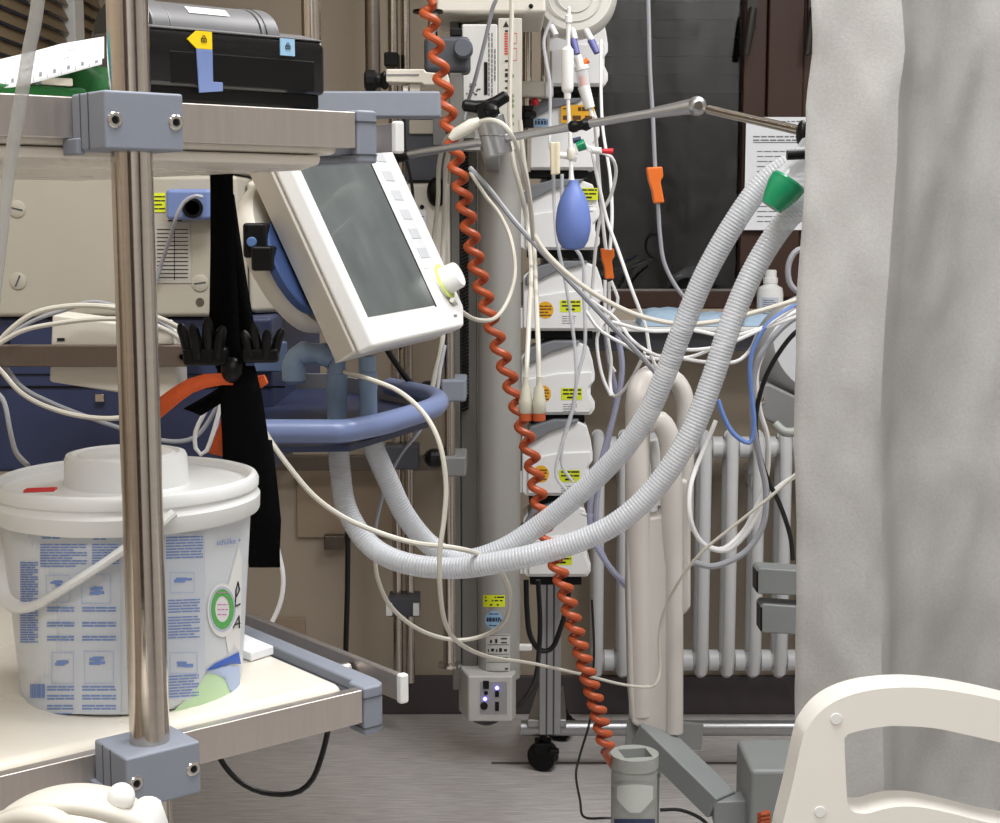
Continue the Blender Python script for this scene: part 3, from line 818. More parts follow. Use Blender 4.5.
# ---------------------------------------------------------------- black webbing straps hanging from the upper shelf
SY = 1.21
t = thing('strap_harness', 'bundle of black webbing straps with plastic buckles hanging from the upper shelf', 'strap', at(225, 172, SY))
def ribbon(L, R, dy=.0, thick=.0025, m=WEB, name='strap', Y=None):
    """strap between a left and a right edge line"""
    n = len(L)
    P = [[at(L[i][0], L[i][1], SY + (L[i][2] if len(L[i]) > 2 else dy)), at(*[(L[i][0] + R[i][0]) / 2, (L[i][1] + R[i][1]) / 2], SY - .003 + (L[i][2] if len(L[i]) > 2 else dy)), at(R[i][0], R[i][1], SY + (R[i][2] if len(R[i]) > 2 else dy))] for i in range(n)]
    return G().grid(P).build(name, m, t, thick=thick)
ribbon([(210, 150), (211, 190), (211, 250), (210, 310), (207, 345), (222, 380)], [(232, 150), (233, 190), (235, 250), (238, 300), (240, 345), (250, 380)])
ribbon([(226, 185), (228, 230), (230, 280), (232, 330), (232, 360)], [(233.5, 195), (240, 240), (248, 290), (256, 335), (258, 360)], dy=.008)
ribbon([(218, 366), (221, 400), (223, 440), (224, 475), (243, 520), (250, 567)], [(255, 366), (262, 395), (268, 435), (273, 470), (279, 515), (280, 567)], dy=-.008, thick=.004)
ribbon([(236, 440), (240, 480), (246, 520), (252, 564)], [(272, 440), (277, 480), (281, 520), (279, 566)], dy=.004, thick=.004)
ribbon([(240, 375), (220, 388), (200, 400), (184, 409)], [(238, 392), (222, 402), (206, 412), (201, 415)], dy=.012)
def buckle(x, y, s, flip):
    b_ = G()
    c = at(x, y, SY - .012); u = pm(1, SY) * s
    b_.obox(c, (22 * u, 0, 0), (0, .007, 0), (0, 0, 9 * u))
    o = b_.build('buckle', BLACK, t, bev=.003, seg=3)
    for k, (dx, h, tl) in enumerate(((-16, 24, -.08), (-7, 29, -.03), (3, 31, .02), (12, 27, .06))):
        g = G(); p = c + V((dx * u * flip, -.004 * (k % 2), 8 * u)); q = p + V((tl * .09 * flip, -.006 * (k % 3), (h - 5 * (k % 2)) * u))
        g.tube([p - V((0, 0, 10 * u)), p.lerp(q, .4), p.lerp(q, .8), q], lambda i: (5.6 * u, 6.2 * u, 5.4 * u, 2.6 * u)[i], 10)
        g.build('prong', BLACK, o)
buckle(206, 356, 1.0, 1); buckle(261, 355, .82, -1)
G().ball(at(232, 370, SY - .014), (pm(11, SY), .008, pm(13, SY))).build('strap_knot', BLACK, t)
# orange strap looped through the buckles
t = thing('orange_strap', 'bright orange webbing strap looped through the black buckles above the bucket', 'strap', at(200, 455, SY))
def orb(C_, w, Y0):
    P = []
    for i, c in enumerate(C_):
        x, y, dy = c
        a, b_ = C_[max(i - 1, 0)], C_[min(i + 1, len(C_) - 1)]
        d = V((b_[0] - a[0], b_[1] - a[1])); nrm = V((-d.y, d.x)).normalized() * w(i) / 2
        P.append([at(x - nrm.x, y - nrm.y, Y0 + dy), at(x + nrm.x, y + nrm.y, Y0 + dy)])
    return P
G().grid(orb([(240, 380, .004), (222, 379, -.004), (205, 381, -.01), (190, 386, -.014), (176, 395, -.014), (162, 406, -.01), (148, 418, 0)], lambda i: (10, 12, 14, 15, 16, 17, 17)[i], SY - .012)).build('orange_band', OWEB, t, thick=.002)
G().tube([at(254, 384, SY + .016), at(259, 382, SY - .004), at(266, 379, SY - .004)], lambda i: (6 * pm(1, SY), 6.5 * pm(1, SY), 5 * pm(1, SY))[i], 12).build('orange_end', OWEB, t)
G().grid(orb([(234, 392, .01), (229, 410, .01), (224, 430, .012), (218, 455, .015)], lambda i: (8, 10, 13, 18)[i], SY)).build('orange_tail', OWEB, t, thick=.002)
# ---------------------------------------------------------------- cream handset with coiled tube, bottom left corner
t = thing('breathing_handset', 'cream rounded handset with curled tube at the bottom left corner', 'handset', at(70, 900, .8))
g = G()
cc = at(72, 856, .80)
g.ball(cc, (pm(98, .8), .05, pm(71, .8)), 36, 20)
g.build('handset_body', CREAM, t)
G().tube(path([(-12, 824, .78), (20, 812, .752), (50, 806, .745), (85, 809, .748), (120, 819, .755), (150, 836, .77)], .004), .0040, 14).build('wrapped_tube', CREAM, t)
G().tube(path([(-12, 832, .76), (30, 818, .738), (60, 824, .735), (80, 850, .735)], .004), .0062, 14).build('tube_end', CREAM, t)
G().ball(at(121, 797, .80), (pm(14.5, .8), .008, pm(15, .8))).build('white_button', WHITE, t)
G().prism([V((p.x, .772, p.z)) for p in [at(x, y, .772) for x, y in ((124, 816), (142, 813), (150, 819), (158, 842), (163, 890), (118, 890))]], (0, .03, 0)).build('white_clip', WHITE, t, bev=.006, seg=4)
# ---------------------------------------------------------------- milky tube close to the camera, top left
G().tube(spline([at(60, -700, .52) + V((.03, .1, 1.0)), at(60, -700, .52), at(46, -120, .52)], .02)[:-1] + path([(46, -120, .52), (38, 0, .52), (29, 50, .52), (20, 105, .52), (10, 165, .52), (2, 230, .52), (-8, 320, .52)], .006), pm(6.5, .52), 14).solo('drip_tube', TUBEF, 'milky drip tube hanging close in front at the top left', 'tube')
# ================================================================ VENTILATOR
VY = 1.8
p0 = at(120, 470, VY)
t = thing('ventilator', 'beige and navy breathing ventilator with tilted touch display and blue tray, left', 'ventilator', (p0.x, VY, 0))
xl, xr = at(-75, 250, VY).x, at(240, 250, VY).x
zt, zb = at(100, 175, VY).z, at(100, 317, VY).z
hs = G().prism([V((xl, VY, zb)), V((xl, VY, zt)), V((xr - .002, VY, zt)), V((xr, VY, zb))], (0, .5, 0)).build('housing', BEIGE, t, bev=.006, seg=3)
G().box((xl, VY + .002, zt + .002), (xr, VY + .5, zt + .02)).build('top_cover', BEIGE, t, bev=.003)
# side cheek toward the display
q = [at(240, 178, VY + .02), at(300, 182, VY + .18), at(312, 314, VY + .2), at(240, 316, VY + .02)]
G().prism([V((xr + .0005, VY + .05, zb)), V((xr + .0005, VY + .05, zt - .003)), V((xr + .06, VY + .12, zt - .01)), V((xr + .075, VY + .12, zb))], (0, .3, 0)).build('side_cheek', BEIGE, t, bev=.008, seg=3)
for (x, y) in ((17, 209), (18, 281), (200, 283)):
    o = at(x, y, VY - .0008)
    sc_ = G().lathe([(pm(8.5, VY), -.002), (pm(8.5, VY), .0008), (pm(7, VY), .0016), (0, .0016)], (o.x, VY - .0004, o.z), (0, -1, 0), 24).build('screw_cap', BEIGE, hs)
    a = rnd.uniform(-.6, .2) + (1.3 if y == 281 else 0)
    G().obox((o.x, VY - .0022, o.z), (pm(6, VY) * math.cos(a), 0, pm(6, VY) * math.sin(a)), (0, .0003, 0), V((-math.sin(a), 0, math.cos(a))) * .0009).build('slot', DGREY, sc_)
o = at(200, 302, VY)
G().lathe([(.005, 0), (.005, .0008), (.003, .0008)], (o.x, VY - .0002, o.z), (0, -1, 0), 18).build('hex_screw', DSTEEL, hs)
G().pb(100, 164, 112, 176, VY - .0008, .0004).build('seam', DGREY, hs) if False else None
# rating label with a grid, cleared of brands
g = G().pb(156, 222, 190, 283, VY - .0012, .001).build('rating_plate', mat('plate_grey', (176, 172, 164)), hs)
f = flatat(VY - .0018)
m_ = G()
for y in range(229, 281, 4): rect(m_, 157, y, 188, y + .8, f)
rect(m_, 174, 228, 174.8, 280, f); dashes(m_, 168, 182, (220,), f, 1.4, (4, 7))
m_.build('plate_print', INK, g)
g = G().pb(153, 193, 165, 212, VY - .0012, .001).build('yellow_label', YELLOW, hs)
m_ = G(); dashes(m_, 154, 165, (196, 200, 204, 208), flatat(VY - .0018), 1.2, (4, 9), .5); m_.build('print', INK, g)
pl = G().pb(166, 189, 210, 220, VY - .03, .0295).build('blue_connector', BLUE, hs, bev=.005, seg=3)
o = at(193, 208, VY - .03)
G().lathe([(pm(10, VY), 0), (pm(10, VY), .004), (pm(7, VY), .004), (pm(6, VY), -.002)], (o.x, VY - .03, o.z), (0, -1, 0), 24).build('socket_ring', BLACK, pl)
# navy base with panel joints
xr2 = at(288, 400, VY).x
bs = G().box((xl, VY + .012, at(200, 474, VY).z), (xr2 - .02, VY + .5, zb - .001)).build('base_cabinet', NAVY, t, bev=.006, seg=3)
g = G(); g.pb(0, 386, 285, 388, VY + .0105, .002); g.pb(242, 330, 244, 470, VY + .0105, .002); g.pb(0, 374, 240, 375, VY + .0105, .002); g.build('panel_joint', BLACK, bs)
G().pb(254, 342, 286, 372, VY + .002, .012).build('latch_block', mat('steel_blue', (98, 120, 156)), bs, bev=.002)
G().pb(95, 394, 104, 402, VY + .006, .008).build('screw', STEEL, bs, bev=.001)
xq = at(90, 600, VY).x
G().box((xl + .1, VY + .1, .17), (xq, VY + .4, at(200, 474.5, VY).z)).build('plinth', DGREY, t, bev=.006)
G().box((xl + .02, VY + .05, .13), (xq, VY + .48, .17)).build('plinth', DGREY, t, bev=.006)
for (x, y) in ((xl + .05, VY + .08), (xq - .05, VY + .08), (xl + .05, VY + .45), (xq - .05, VY + .45)):
    G().cyl((x - .014, y, .05), (x + .014, y, .05), .05, 24).build('castor_wheel', BLACK, t)
    G().cyl((x, y, .09), (x, y, .145), .012, 12).build('castor_stem', DSTEEL, t)
# front equipment rail of the ventilator
g = G(); g.pb(-90, 345, 187, 367, VY - .15, .010)
rl = g.build('equipment_rail', mat('brown_steel', (132, 120, 112), .4, .9, .1, 20, stretch=(14, 1, 1)), t, bev=.002)
for px in (-40, 170): G().pb(px - 6, 350, px + 6, 362, VY - .14, .152).build('rail_bracket', DSTEEL, t)
o = at(182, 357, VY - .152); G().lathe([(.0058, 0), (.0058, .003), (.0035, .003), (.0033, .001)], (o.x, VY - .149, o.z), (0, -1, 0), 6).build('rail_screw', DSTEEL, rl)
# tilted display, local axes: a along its width, b up its face, c out of the face
W_ = V((.269, .963, 0)).normalized(); NH = V((.963, -.269, 0)).normalized(); TT = math.radians(25.6)
S_ = -math.sin(TT) * NH + math.cos(TT) * V((0, 0, 1)); N_ = math.cos(TT) * NH + math.sin(TT) * V((0, 0, 1))
DO = at(376, 347, 1.45)
MD = Matrix(((W_.x, S_.x, N_.x, DO.x), (W_.y, S_.y, N_.y, DO.y), (W_.z, S_.z, N_.z, DO.z), (0, 0, 0, 1)))
DW, DH = .326, .236
dp = G().prism([V((a, b_, -.021)) for a, b_ in ((0, 0), (DW - .03, .0), (DW, .022), (DW, DH), (0, DH))], (0, 0, .021)).xf(MD).build('display_front', WHITE, t, bev=.005, seg=4)
G().prism([V((.003, .003, -.0214)), V((.003, .003, -.050)), V((.03, .012, -.056)), V((.03, DH - .012, -.056)), V((.003, DH, -.050)), V((.003, DH, -.0214))], (DW - .01, 0, 0)).xf(MD).build('display_back', CREAM, t, bev=.004, seg=3)
sA0, sA1, sB0, sB1 = .014, .224, .031, DH - .012
G().box((sA0, sB0, -.001), (sA1, sB1, .0006)).xf(MD).build('screen', SCREEN, dp)
G().box((sA1 + .0005, sB0 - .002, -.001), (sA1 + .004, sB1, .0008)).xf(MD).build('screen_gap', BLACK, dp)
G().box((sA1 + .022, .075, -.001), (sA1 + .062, sB1, .0005)).xf(MD).build('key_strip', mat('key_grey', (206, 208, 210)), dp)
g = G()
for k in range(6): g.box((sA1 + .027, .088 + .024 * k, .0004), (sA1 + .057, .100 + .024 * k, .001))
g.xf(MD).build('key', mat('key_shade', (188, 190, 194)), dp)
kn = G().lathe([(.020, 0), (.0205, .003), (.0195, .004), (.0165, .0045), (.0155, .021), (.014, .023), (0, .0235)], (.285, .056, .0002), (0, 0, 1), 32).xf(MD).build('control_knob', WHITE, dp)
G().lathe([(.0208, .0025), (.0214, .0028), (.0214, .0042), (.0205, .0046)], (.285, .056, .0002), (0, 0, 1), 32).xf(MD).build('knob_ring', mat('lime_ring', (214, 226, 120), .4), kn)
g = G(); dashes(g, 0, 1, (0,), lambda x, y: V((.272 + .02 * x, .016 - .003 * y, .0006)), 1, (.4, .6), .1); g.xf(MD).build('mark', GINK, dp)
# round swivel behind the display
G().lathe([(.082, -.068), (.084, -.071), (.084, -.080), (.078, -.092), (.02, -.096)], (.09, .128, 0), (0, 0, 1), 48).xf(MD).build('swivel_disc', CREAM, t)
G().lathe([(.050, -.0565), (.052, -.058), (.050, -.0665), (.02, -.0675)], (.046, .112, 0), (0, 0, 1), 40).xf(MD).build('swivel_pad', mat('mid_blue', (60, 82, 128)), t)
g = G(); g.pb(243, 223, 265, 258, 1.47, .06); g.pb(251, 246, 272, 271, 1.46, .07); g.pb(243, 223, 250, 235, 1.47, .4)
br = g.build('swivel_bracket', BLACK, t, bev=.003)
o = at(252, 242, 1.47); G().lathe([(.005, 0), (.005, .002), (.004, .003)], (o.x, 1.47, o.z), (0, -1, 0), 16).build('bracket_bolt', mat('bolt_blue', (84, 112, 160)), br)
# blue front tray with raised rim
zz = at(350, 430, 1.5).z
def onz(px, py, z):
    d = at(px, py, 1.0) - V((0, 0, H)); return V((0, 0, H)) + d * ((z - H) / d.z)
rimpts = [onz(x, y, zz) for x, y in ((215, 432), (262, 431), (322, 431), (343, 431), (356, 429), (385, 423), (425, 411), (437, 405), (437, 399), (424, 394), (390, 387))]
G().tube(spline(rimpts, .006), .0118, 18).build('tray_rim', RIMB, t)
base_ = [onz(x, y, zz) for x, y in ((215, 432), (350, 430), (432, 407), (424, 395), (330, 377), (215, 377))]
G().prism([p - V((0, 0, .022)) for p in base_], (0, 0, .006)).build('tray_floor', NAVY, t)
G().prism([V((p.x, p.y, zz - .016)) for p in [onz(x, y, zz) for x, y in ((215, 377), (330, 377), (424, 395))]] + [V((p.x, p.y + .01, zz - .016)) for p in [onz(x, y, zz) for x, y in ((424, 395), (330, 377), (215, 377))]], (0, 0, .02)).build('tray_back', MGREY, t)
# breathing ports: two blue grey pipes through the tray, an elbow
PYD = 1.56
for px, y0, y1, w, y2 in ((337, 352, 436, 20, 392), (368, 356, 432, 18, 390)):
    x = at(px, 395, PYD).x
    z = lambda yy: at(px, yy, PYD).z
    r = pm(w / 2, PYD)
    G().lathe([(r * 1.02, z(y1) - z(y0)), (r * 1.02, z(y2) - z(y0)), (r * 1.08, z(y2) - z(y0) + .001), (r * 1.08, z(y2 - 18) - z(y0)), (r * .95, z(y2 - 19) - z(y0)), (r * .95, 0)], (x, PYD, z(y0)), n=28).build('breathing_port', PORT, t)
G().tube(path([(332, 360, PYD), (322, 354, PYD), (306, 353, PYD), (297, 356, PYD), (294, 364, PYD), (294, 374, PYD)], .004), lambda i: (.0105, .0105, .0125, .0125, .0105)[i % 5], 18).build('elbow_port', PORT, t)
G().lathe([(.0075, 0), (.0125, .004), (.0125, .018), (.009, .02), (.009, .03)], at(294, 384, PYD), n=18).build('port_cap', PORT, t)
# ---------------------------------------------------------------- power unit on the ventilator rail
bx = G().prism([V((p.x, 1.665, p.z)) for p in [at(x, y, 1.665) for x, y in ((52, 314), (176, 330), (178, 402), (49, 382))]], (0, .055, 0))
b_ = bx.solo('power_supply', CREAM, 'cream power supply box clamped behind the ventilator rail, left of the round post', 'power supply', bev=.003)
f = flatat(1.6642); g = G(); dashes(g, 57, 66, (338,), f, 3, (6, 8)); dashes(g, 100, 112, (345,), f, 1.2, (4, 7)); 
G.build(g, 'print', INK, b_)
g = G().pb(150, 320, 172, 345, 1.655, .008); g.build('connector', CREAM, b_, bev=.002)

# ================================================================ MEDIA COLUMN FROM THE CEILING
CYc = 2.6
cxp = at(497, 400, CYc)
t = thing('supply_column', 'grey round supply column hanging from the ceiling with a lit socket box at its foot', 'column', (cxp.x, CYc + .06, at(497, 722, CYc).z))
COLM = mat('column_grey', (170, 168, 164), .45, .25, .03, 6)
rc = pm(22, CYc)
zlo, zhi = at(495, 676, CYc + .06).z, at(500, 148, CYc + .06).z
G().cyl((cxp.x + .004, CYc + .06, zlo), (cxp.x + .004, CYc + .06, ZC - .001), rc, 40).build('round_profile', COLM, t)
xA, xB = at(451, 300, CYc + .05).x, at(478, 300, CYc + .05).x
DPROF = mat('profile_grey', (116, 114, 110), .45, .3, .04, 8)
g = G().box((xA, CYc + .05, at(460, 690, CYc + .05).z), (xA + pm(9, CYc), CYc + .12, ZC - .001))
g.box((xA + pm(9.5, CYc), CYc + .062, at(460, 690, CYc + .05).z), (xB - .002, CYc + .12, ZC - .001))
g.build('side_profile', DPROF, t, bev=.002)
tg = G(); x = at(465, 300, CYc + .05).x
for k in range(150):
    z = at(465, 410, CYc + .05).z + k * .0062
    if z > at(465, 150, CYc + .05).z: break
    tg.obox((x, CYc + .056, z), (.006, 0, .003), (0, .004, 0), (-.0006, 0, .0012))
tg.build('toothed_strip', BLACK, t)
# socket box at the foot
zf0, zf1 = at(490, 722, CYc).z, at(490, 676, CYc).z
lx = lambda x: at(x, 700, CYc).x
sb = G().prism([V((x, y, zf0)) for x, y in ((lx(458), CYc + .06), (lx(468), CYc), (lx(512), CYc), (lx(516), CYc + .03), (lx(516), CYc + .12), (lx(458), CYc + .12))], (0, 0, zf1 - zf0)).build('socket_box', mat('socket_box_grey', (188, 186, 182), .45), t, bev=.004)
G().pb(480, 682, 507, 714, CYc - .001, .0015).build('socket_panel', mat('panel_grey', (150, 149, 150)), sb)
f = CYc - .002
for (x0, y0, x1, y1) in ((483, 681, 489, 689), (495, 691, 499, 697), (495, 702, 499, 711)): G().pb(x0, y0, x1, y1, f, .001).build('socket', BLACK, sb)
for (x, y, r) in ((486, 693, 2.2), (484, 706, 4)):
    o = at(x, y, f); G().lathe([(pm(r, CYc), 0), (pm(r, CYc), .001)], (o.x, f + .0005, o.z), (0, -1, 0), 16).build('socket', BLACK, sb)
for (x, y) in ((497, 688), (485, 699)):
    o = at(x, y, f); G().ball((o.x, f, o.z), .0034, 12, 8).build('indicator_light', LED, sb)
# labels on the column, bent to its face
cx_, cy_ = cxp.x + .004, CYc + .06
def oncol(px, py, off=.0008):
    d = at(px, py, 1.0) - V((0, 0, H)); a = d.x ** 2 + d.y ** 2; b_ = -2 * (cx_ * d.x + cy_ * d.y); c_ = cx_ ** 2 + cy_ ** 2 - (rc + off) ** 2
    return V((0, 0, H)) + d * ((-b_ - math.sqrt(max(b_ * b_ - 4 * a * c_, 0))) / (2 * a))
l = rect(G(), 483, 595, 505, 607, oncol, 8).build('yellow_label', YELLOW, t)
g = G(); dashes(g, 485, 504, (596.5, 600), lambda x, y: oncol(x, y, .0014), 1.4, (5, 12), 1); dashes(g, 490, 500, (604,), lambda x, y: oncol(x, y, .0014), 1.6, (8, 9)); g.build('print', INK, l)
n = 20; g = G(); g.add([oncol(494, 620)] + [oncol(494 + 9 * math.cos(2 * PI * k / n), 620 + 9 * math.sin(2 * PI * k / n)) for k in range(n)], [(0, 1 + k, 1 + (k + 1) % n) for k in range(n)])
l = g.build('round_label', LBLUE, t)
g = G(); dashes(g, 486.5, 501.5, (617.6, 619.4), lambda x, y: oncol(x, y, .0014), 2.2, (1.5, 3), .6, full=True); dashes(g, 489, 499, (613.5, 625), lambda x, y: oncol(x, y, .0014), 1, (2, 5), .6); g.build('print', NAVY, l)
l = rect(G(), 486, 634, 510, 672, oncol, 8).build('diagram_label', mat('label_grey', (196, 195, 190)), t)
g = G(); F2 = lambda x, y: oncol(x, y, .0014)
for y in (635, 644.5, 654, 662, 671): rect(g, 487, y, 509, y + .5, F2, 6)
for (x, y, w, h) in ((490, 640, 2, 3), (495, 639, 2.4, 4), (501, 638, 6, 1.4), (501, 642, 6, 1.2), (488, 649, 1, 3), (491, 648.5, 3, 3), (496, 649, 1.4, 3), (499, 648, 3, 4), (504, 649, 3, 2.5), (494, 656.5, 3, 3.4), (499, 656.5, 1.6, 4), (502, 657, 6, 1.4), (505, 668, 3, 1.6)): rect(g, x, y, x + w, y + h, F2, 2)
g.build('diagram', INK, l)
G().pb(514, 645, 532, 651.5, CYc + .05, .012).build('paddle', WHITE, t, bev=.003)
G().pb(514, 609, 519, 620, CYc + .055, .02).build('clip', WHITE, t, bev=.001)
# printed panel on the upper part of the column
PYp = 2.52
a = G().pb(462, 24, 497.5, 108, PYp, .05).build('front_panel', mat('panel_white', (206, 205, 202), .4), t, bev=.003)
b2 = G().pb(498, 18, 522, 150, PYp + .01, .05).build('side_panel', mat('panel_beige', (196, 192, 182), .4), t, bev=.002)
G().pb(464, 110, 520, 150, PYp + .02, .06).build('panel_joint', mat('panel_dark', (170, 168, 164)), t)
f = flatat(PYp - .0006); g = G()
for x in (488.5, 491.5, 494.5):
    y = 33 if x < 494 else 49; r_ = random.Random(int(x))
    while y < (95 if x < 494 else 80):
        w = r_.uniform(2, 6); rect(g, x, y, x + 1, y + w, f); y += w + .9
g.build('vertical_print', INK, a)
G().pb(484, 62, 487.6, 95, PYp - .001, .002).build('slot', BLACK, a, bev=.0005)
g = G(); r_ = random.Random(3)
for k in range(16): x, y = 473 + r_.uniform(-7, 6), 89 + r_.uniform(-6, 6); rect(g, x, y, x + 1.6, y + 1.4, f)
g.build('round_stamp', INK, a)
f = flatat(PYp + .0094)
g = G(); g.add([f(503, 27), f(509, 27), f(506, 21)], [(0, 1, 2)]); 
for (y0, y1) in ((30, 32), (60, 62), (69, 71), (73, 77), (80, 82), (87, 89)): rect(g, 505, y0, 508, y1, f)
g.build('warning_print', INK, b2)
g = G()
for k in range(9): rect(g, 504.5, 33 + k * 2.5, 508, 34.6 + k * 2.5, f)
for (y0, y1) in ((33, 43), (48, 60)):
    for (u0, v0, u1, v1) in ((512, y0, 517, y0 + .6), (512, y1, 517, y1 + .6), (512, y0, 512.5, y1), (516.6, y0, 517, y1)): rect(g, u0, v0, u1, v1, f)
g.build('red_print', REDI, b2)
g = G()
for y in (76, 96, 101, 106, 116, 124):
    n = 10; g.add([f(512 + 2.2 * math.cos(2 * PI * k / n), y + 2.2 * math.sin(2 * PI * k / n)) for k in range(n)], [tuple(range(n))])
g.build('green_print', mat('olive_ink', (120, 132, 84)), b2)
# beige unit over it, up to the ceiling
G().box((at(437, 0, CYc).x, CYc - .06, at(500, 13, CYc - .06).z), (at(545, 0, CYc).x, CYc + .2, ZC - .001)).build('upper_unit', CREAM, t, bev=.006)
o = at(531, 6, CYc - .062); G().ball((o.x, CYc - .06, o.z), .004, 10, 6).build('unit_hole', BLACK, t)
# stainless rod clamped beside the column
RY = 2.5
t = thing('steel_rod', 'upright stainless rod with a flange foot clamped left of the grey round column', 'rod', at(447, 666, RY))
g = G(); vpole(g, 449, 330, 664, RY, 13); g.build('rod', STEEL, t)
o = at(449, 666, RY); G().lathe([(pm(12, RY), 0), (pm(12, RY), .005), (pm(7, RY), .006)], (at(449, 497, RY).x, RY, o.z), n=24).build('flange', CHROME, t)
for (y0, y1, m_) in ((380, 402, GREY), (457, 477, MGREY)):
    G().pb(441, y0, 466, y1, RY - .022, .1).build('rod_clamp', m_, t, bev=.004, seg=3)
for (x, y, r) in ((428, 391, 11), (434, 459, 11)):
    o = at(x, y, RY - .03)
    g = G(); g.ball((o.x, RY - .02, o.z), (pm(r, RY), .018, pm(r * .9, RY)), 10, 8); k = g.build('clamp_knob', BLACK, t, ang=20)
    G().cyl((o.x, RY - .012, o.z), (at(445, y, RY).x, RY - .012, o.z), .007, 12).build('knob_stem', BLACK, k)
# dark mount, white bracket and round knob above the trolley
MY = 2.35
t = thing('mounting_arm', 'dark grey clamp arm with round knob beside the top of the orange coiled cable', 'clamp', at(447, 80, MY))
G().pb(424, 36, 470, 72, MY, .06).build('clamp_body', DGREY, t, bev=.008, seg=3)
o = at(463, 48, MY - .02); G().lathe([(pm(9.5, MY), -.02), (pm(9.5, MY), .012), (pm(8, MY), .016), (0, .016)], (o.x, MY - .01, o.z), (0, -1, 0), 30).build('round_knob', mat('knob_slate', (92, 96, 106)), t)
G().pb(449, 72, 463, 152, MY + .005, .05).build('arm_post', DPROF, t, bev=.003)
G().pb(462, 120, 474, 138, MY + .02, .1).build('fixing', DPROF, t)
g = G(); vpole(g, 433, 12, 70, MY + .03, 10); g.build('arm_pin', STEEL, t)
o = at(428, 13, MY + .03); G().lathe([(pm(15, MY), 0), (pm(15, MY), .004), (pm(8, MY), .006)], (o.x, MY + .03, o.z), n=28).build('arm_disc', BLACK, t)
G().pb(450, 28, 462, 36, MY + .01, .04).build('lever', BLACK, t, bev=.002)
t = thing('rail_clamp', 'white plastic rail clamp with black knob on the steel pole above the grey beam', 'clamp', at(405, 86, 2.2))
g = G(); g.pp([(386, 69), (424, 69), (426, 72), (448, 74), (449, 82), (446, 85), (424, 85), (422, 83), (386, 82)], 2.2, .05); g.build('clamp_jaw', CREAM, t, bev=.002)
G().pb(387, 74, 419, 76, 2.1992, .002).build('jaw_slot', MGREY, t)
o = at(375, 79, 2.2)
g = G(); g.lathe([(.008, -.002), (.012, .0), (.014, .004), (.010, .010), (.011, .014), (.0155, .018), (.0155, .030), (.012, .033)], V((at(386, 79, 2.2).x, 2.225, o.z)), (-1, 0, 0), 12); g.build('star_knob', BLACK, t, ang=20)
G().pb(403, 86, 408, 91, 2.21, .03).build('peg', WHITE, t); G().pb(410, 84, 420, 91, 2.21, .03).build('peg', CREAM, t)
g = G().pb(295, 91, 440, 117, 1.9, .04)
g.solo('grey_beam', GREY, 'flat grey metal beam end behind the corner of the upper trolley shelf', 'beam', bev=.003)
# steel poles behind
g = G(); vpole(g, 302, -1300, 176, 2.15, 19); g.solo('steel_pole', STEEL, 'stainless pole rising behind the black and silver unit', 'pole', 'steel poles behind the trolley')
g = G(); vpole(g, 366, -1300, 112, 2.3, 15); g.solo('steel_pole', DSTEEL, 'stainless pole rising left of the white rail clamp', 'pole', 'steel poles behind the trolley')
t = thing('wall_pole', 'tall twin steel poles along the back wall behind the display and hoses', 'pole', at(402, 700, 3.5))
t.location.z = at(400, 682, 3.5).z; ORG[t.name] = V(t.location)
x = at(402, 350, 3.5).x
for dx, w in ((-.015, .012), (.014, .011)): G().cyl((x + dx, 3.5, at(400, 682, 3.5).z), (x + dx, 3.5, ZC - .002), w, 20).build('pole', STEEL, t)
G().pb(384, 446, 418, 470, 3.46, .07).build('pole_clamp', DGREY, t, bev=.004)
cl = G().pb(388, 598, 419, 617, 3.46, .07).build('pole_clamp', DGREY, t, bev=.003)
for px in (389, 416): G().pb(px - 3, 604, px + 3, 616, 3.45, .02).build('clamp_tab', WHITE, cl, bev=.001)
for k, y in enumerate((130,)): pass
G().pb(384, 52, 398, 66, 3.45, .08).build('pole_clamp', BLACK, t, bev=.003)
# devices on the stand behind the display
t = thing('wall_monitor', 'dark grey device box behind the right edge of the tilted display', 'device', at(430, 183, 2.66))
G().pb(405, 117, 447, 182, 2.66, .06).build('device_body', DGREY, t, bev=.004)
G().pb(409, 120, 444, 134, 2.653, .008).build('grey_cover', BEIGE, t, bev=.002); G().pb(433, 118, 446, 145, 2.648, .012).build('side_flap', MGREY, t, bev=.001)
G().pb(409, 180, 444, 183, 2.65, .01).build('lower_edge', BLACK, t)
t = thing('cream_device', 'cream device box with printed cards behind the display knob', 'device', at(430, 335, 2.64))
b_ = G().pb(407, 184, 450, 322, 2.64, .09).build('device_body', CREAM, t, bev=.004)
o = at(422, 207, 2.64); G().lathe([(.004, 0), (.004, .001)], (o.x, 2.6395, o.z), (0, -1, 0), 12).build('button', BLACK, b_)
o = at(437, 192, 2.63); G().ball((o.x, 2.63, o.z), (.018, .014, .026), 14, 10).build('knob', BLACK, b_)
c1 = G().pb(409, 210, 426, 262, 2.634, .004).build('card', PAPER, b_)
g = G(); dashes(g, 411, 424, range(216, 258, 5), flatat(2.6336), 1, (3, 7)); g.build('print', GINK, c1)
c2 = G().pb(426, 238, 446, 300, 2.630, .004).build('card', CREAM, b_)
g = G(); dashes(g, 428, 436, range(242, 270, 4), flatat(2.6296), 1.4, (2, 5)); g.build('print', INK, c2)
G().pb(434, 268, 446, 272, 2.6294, .0008).build('green_tab', GREEN, c2)
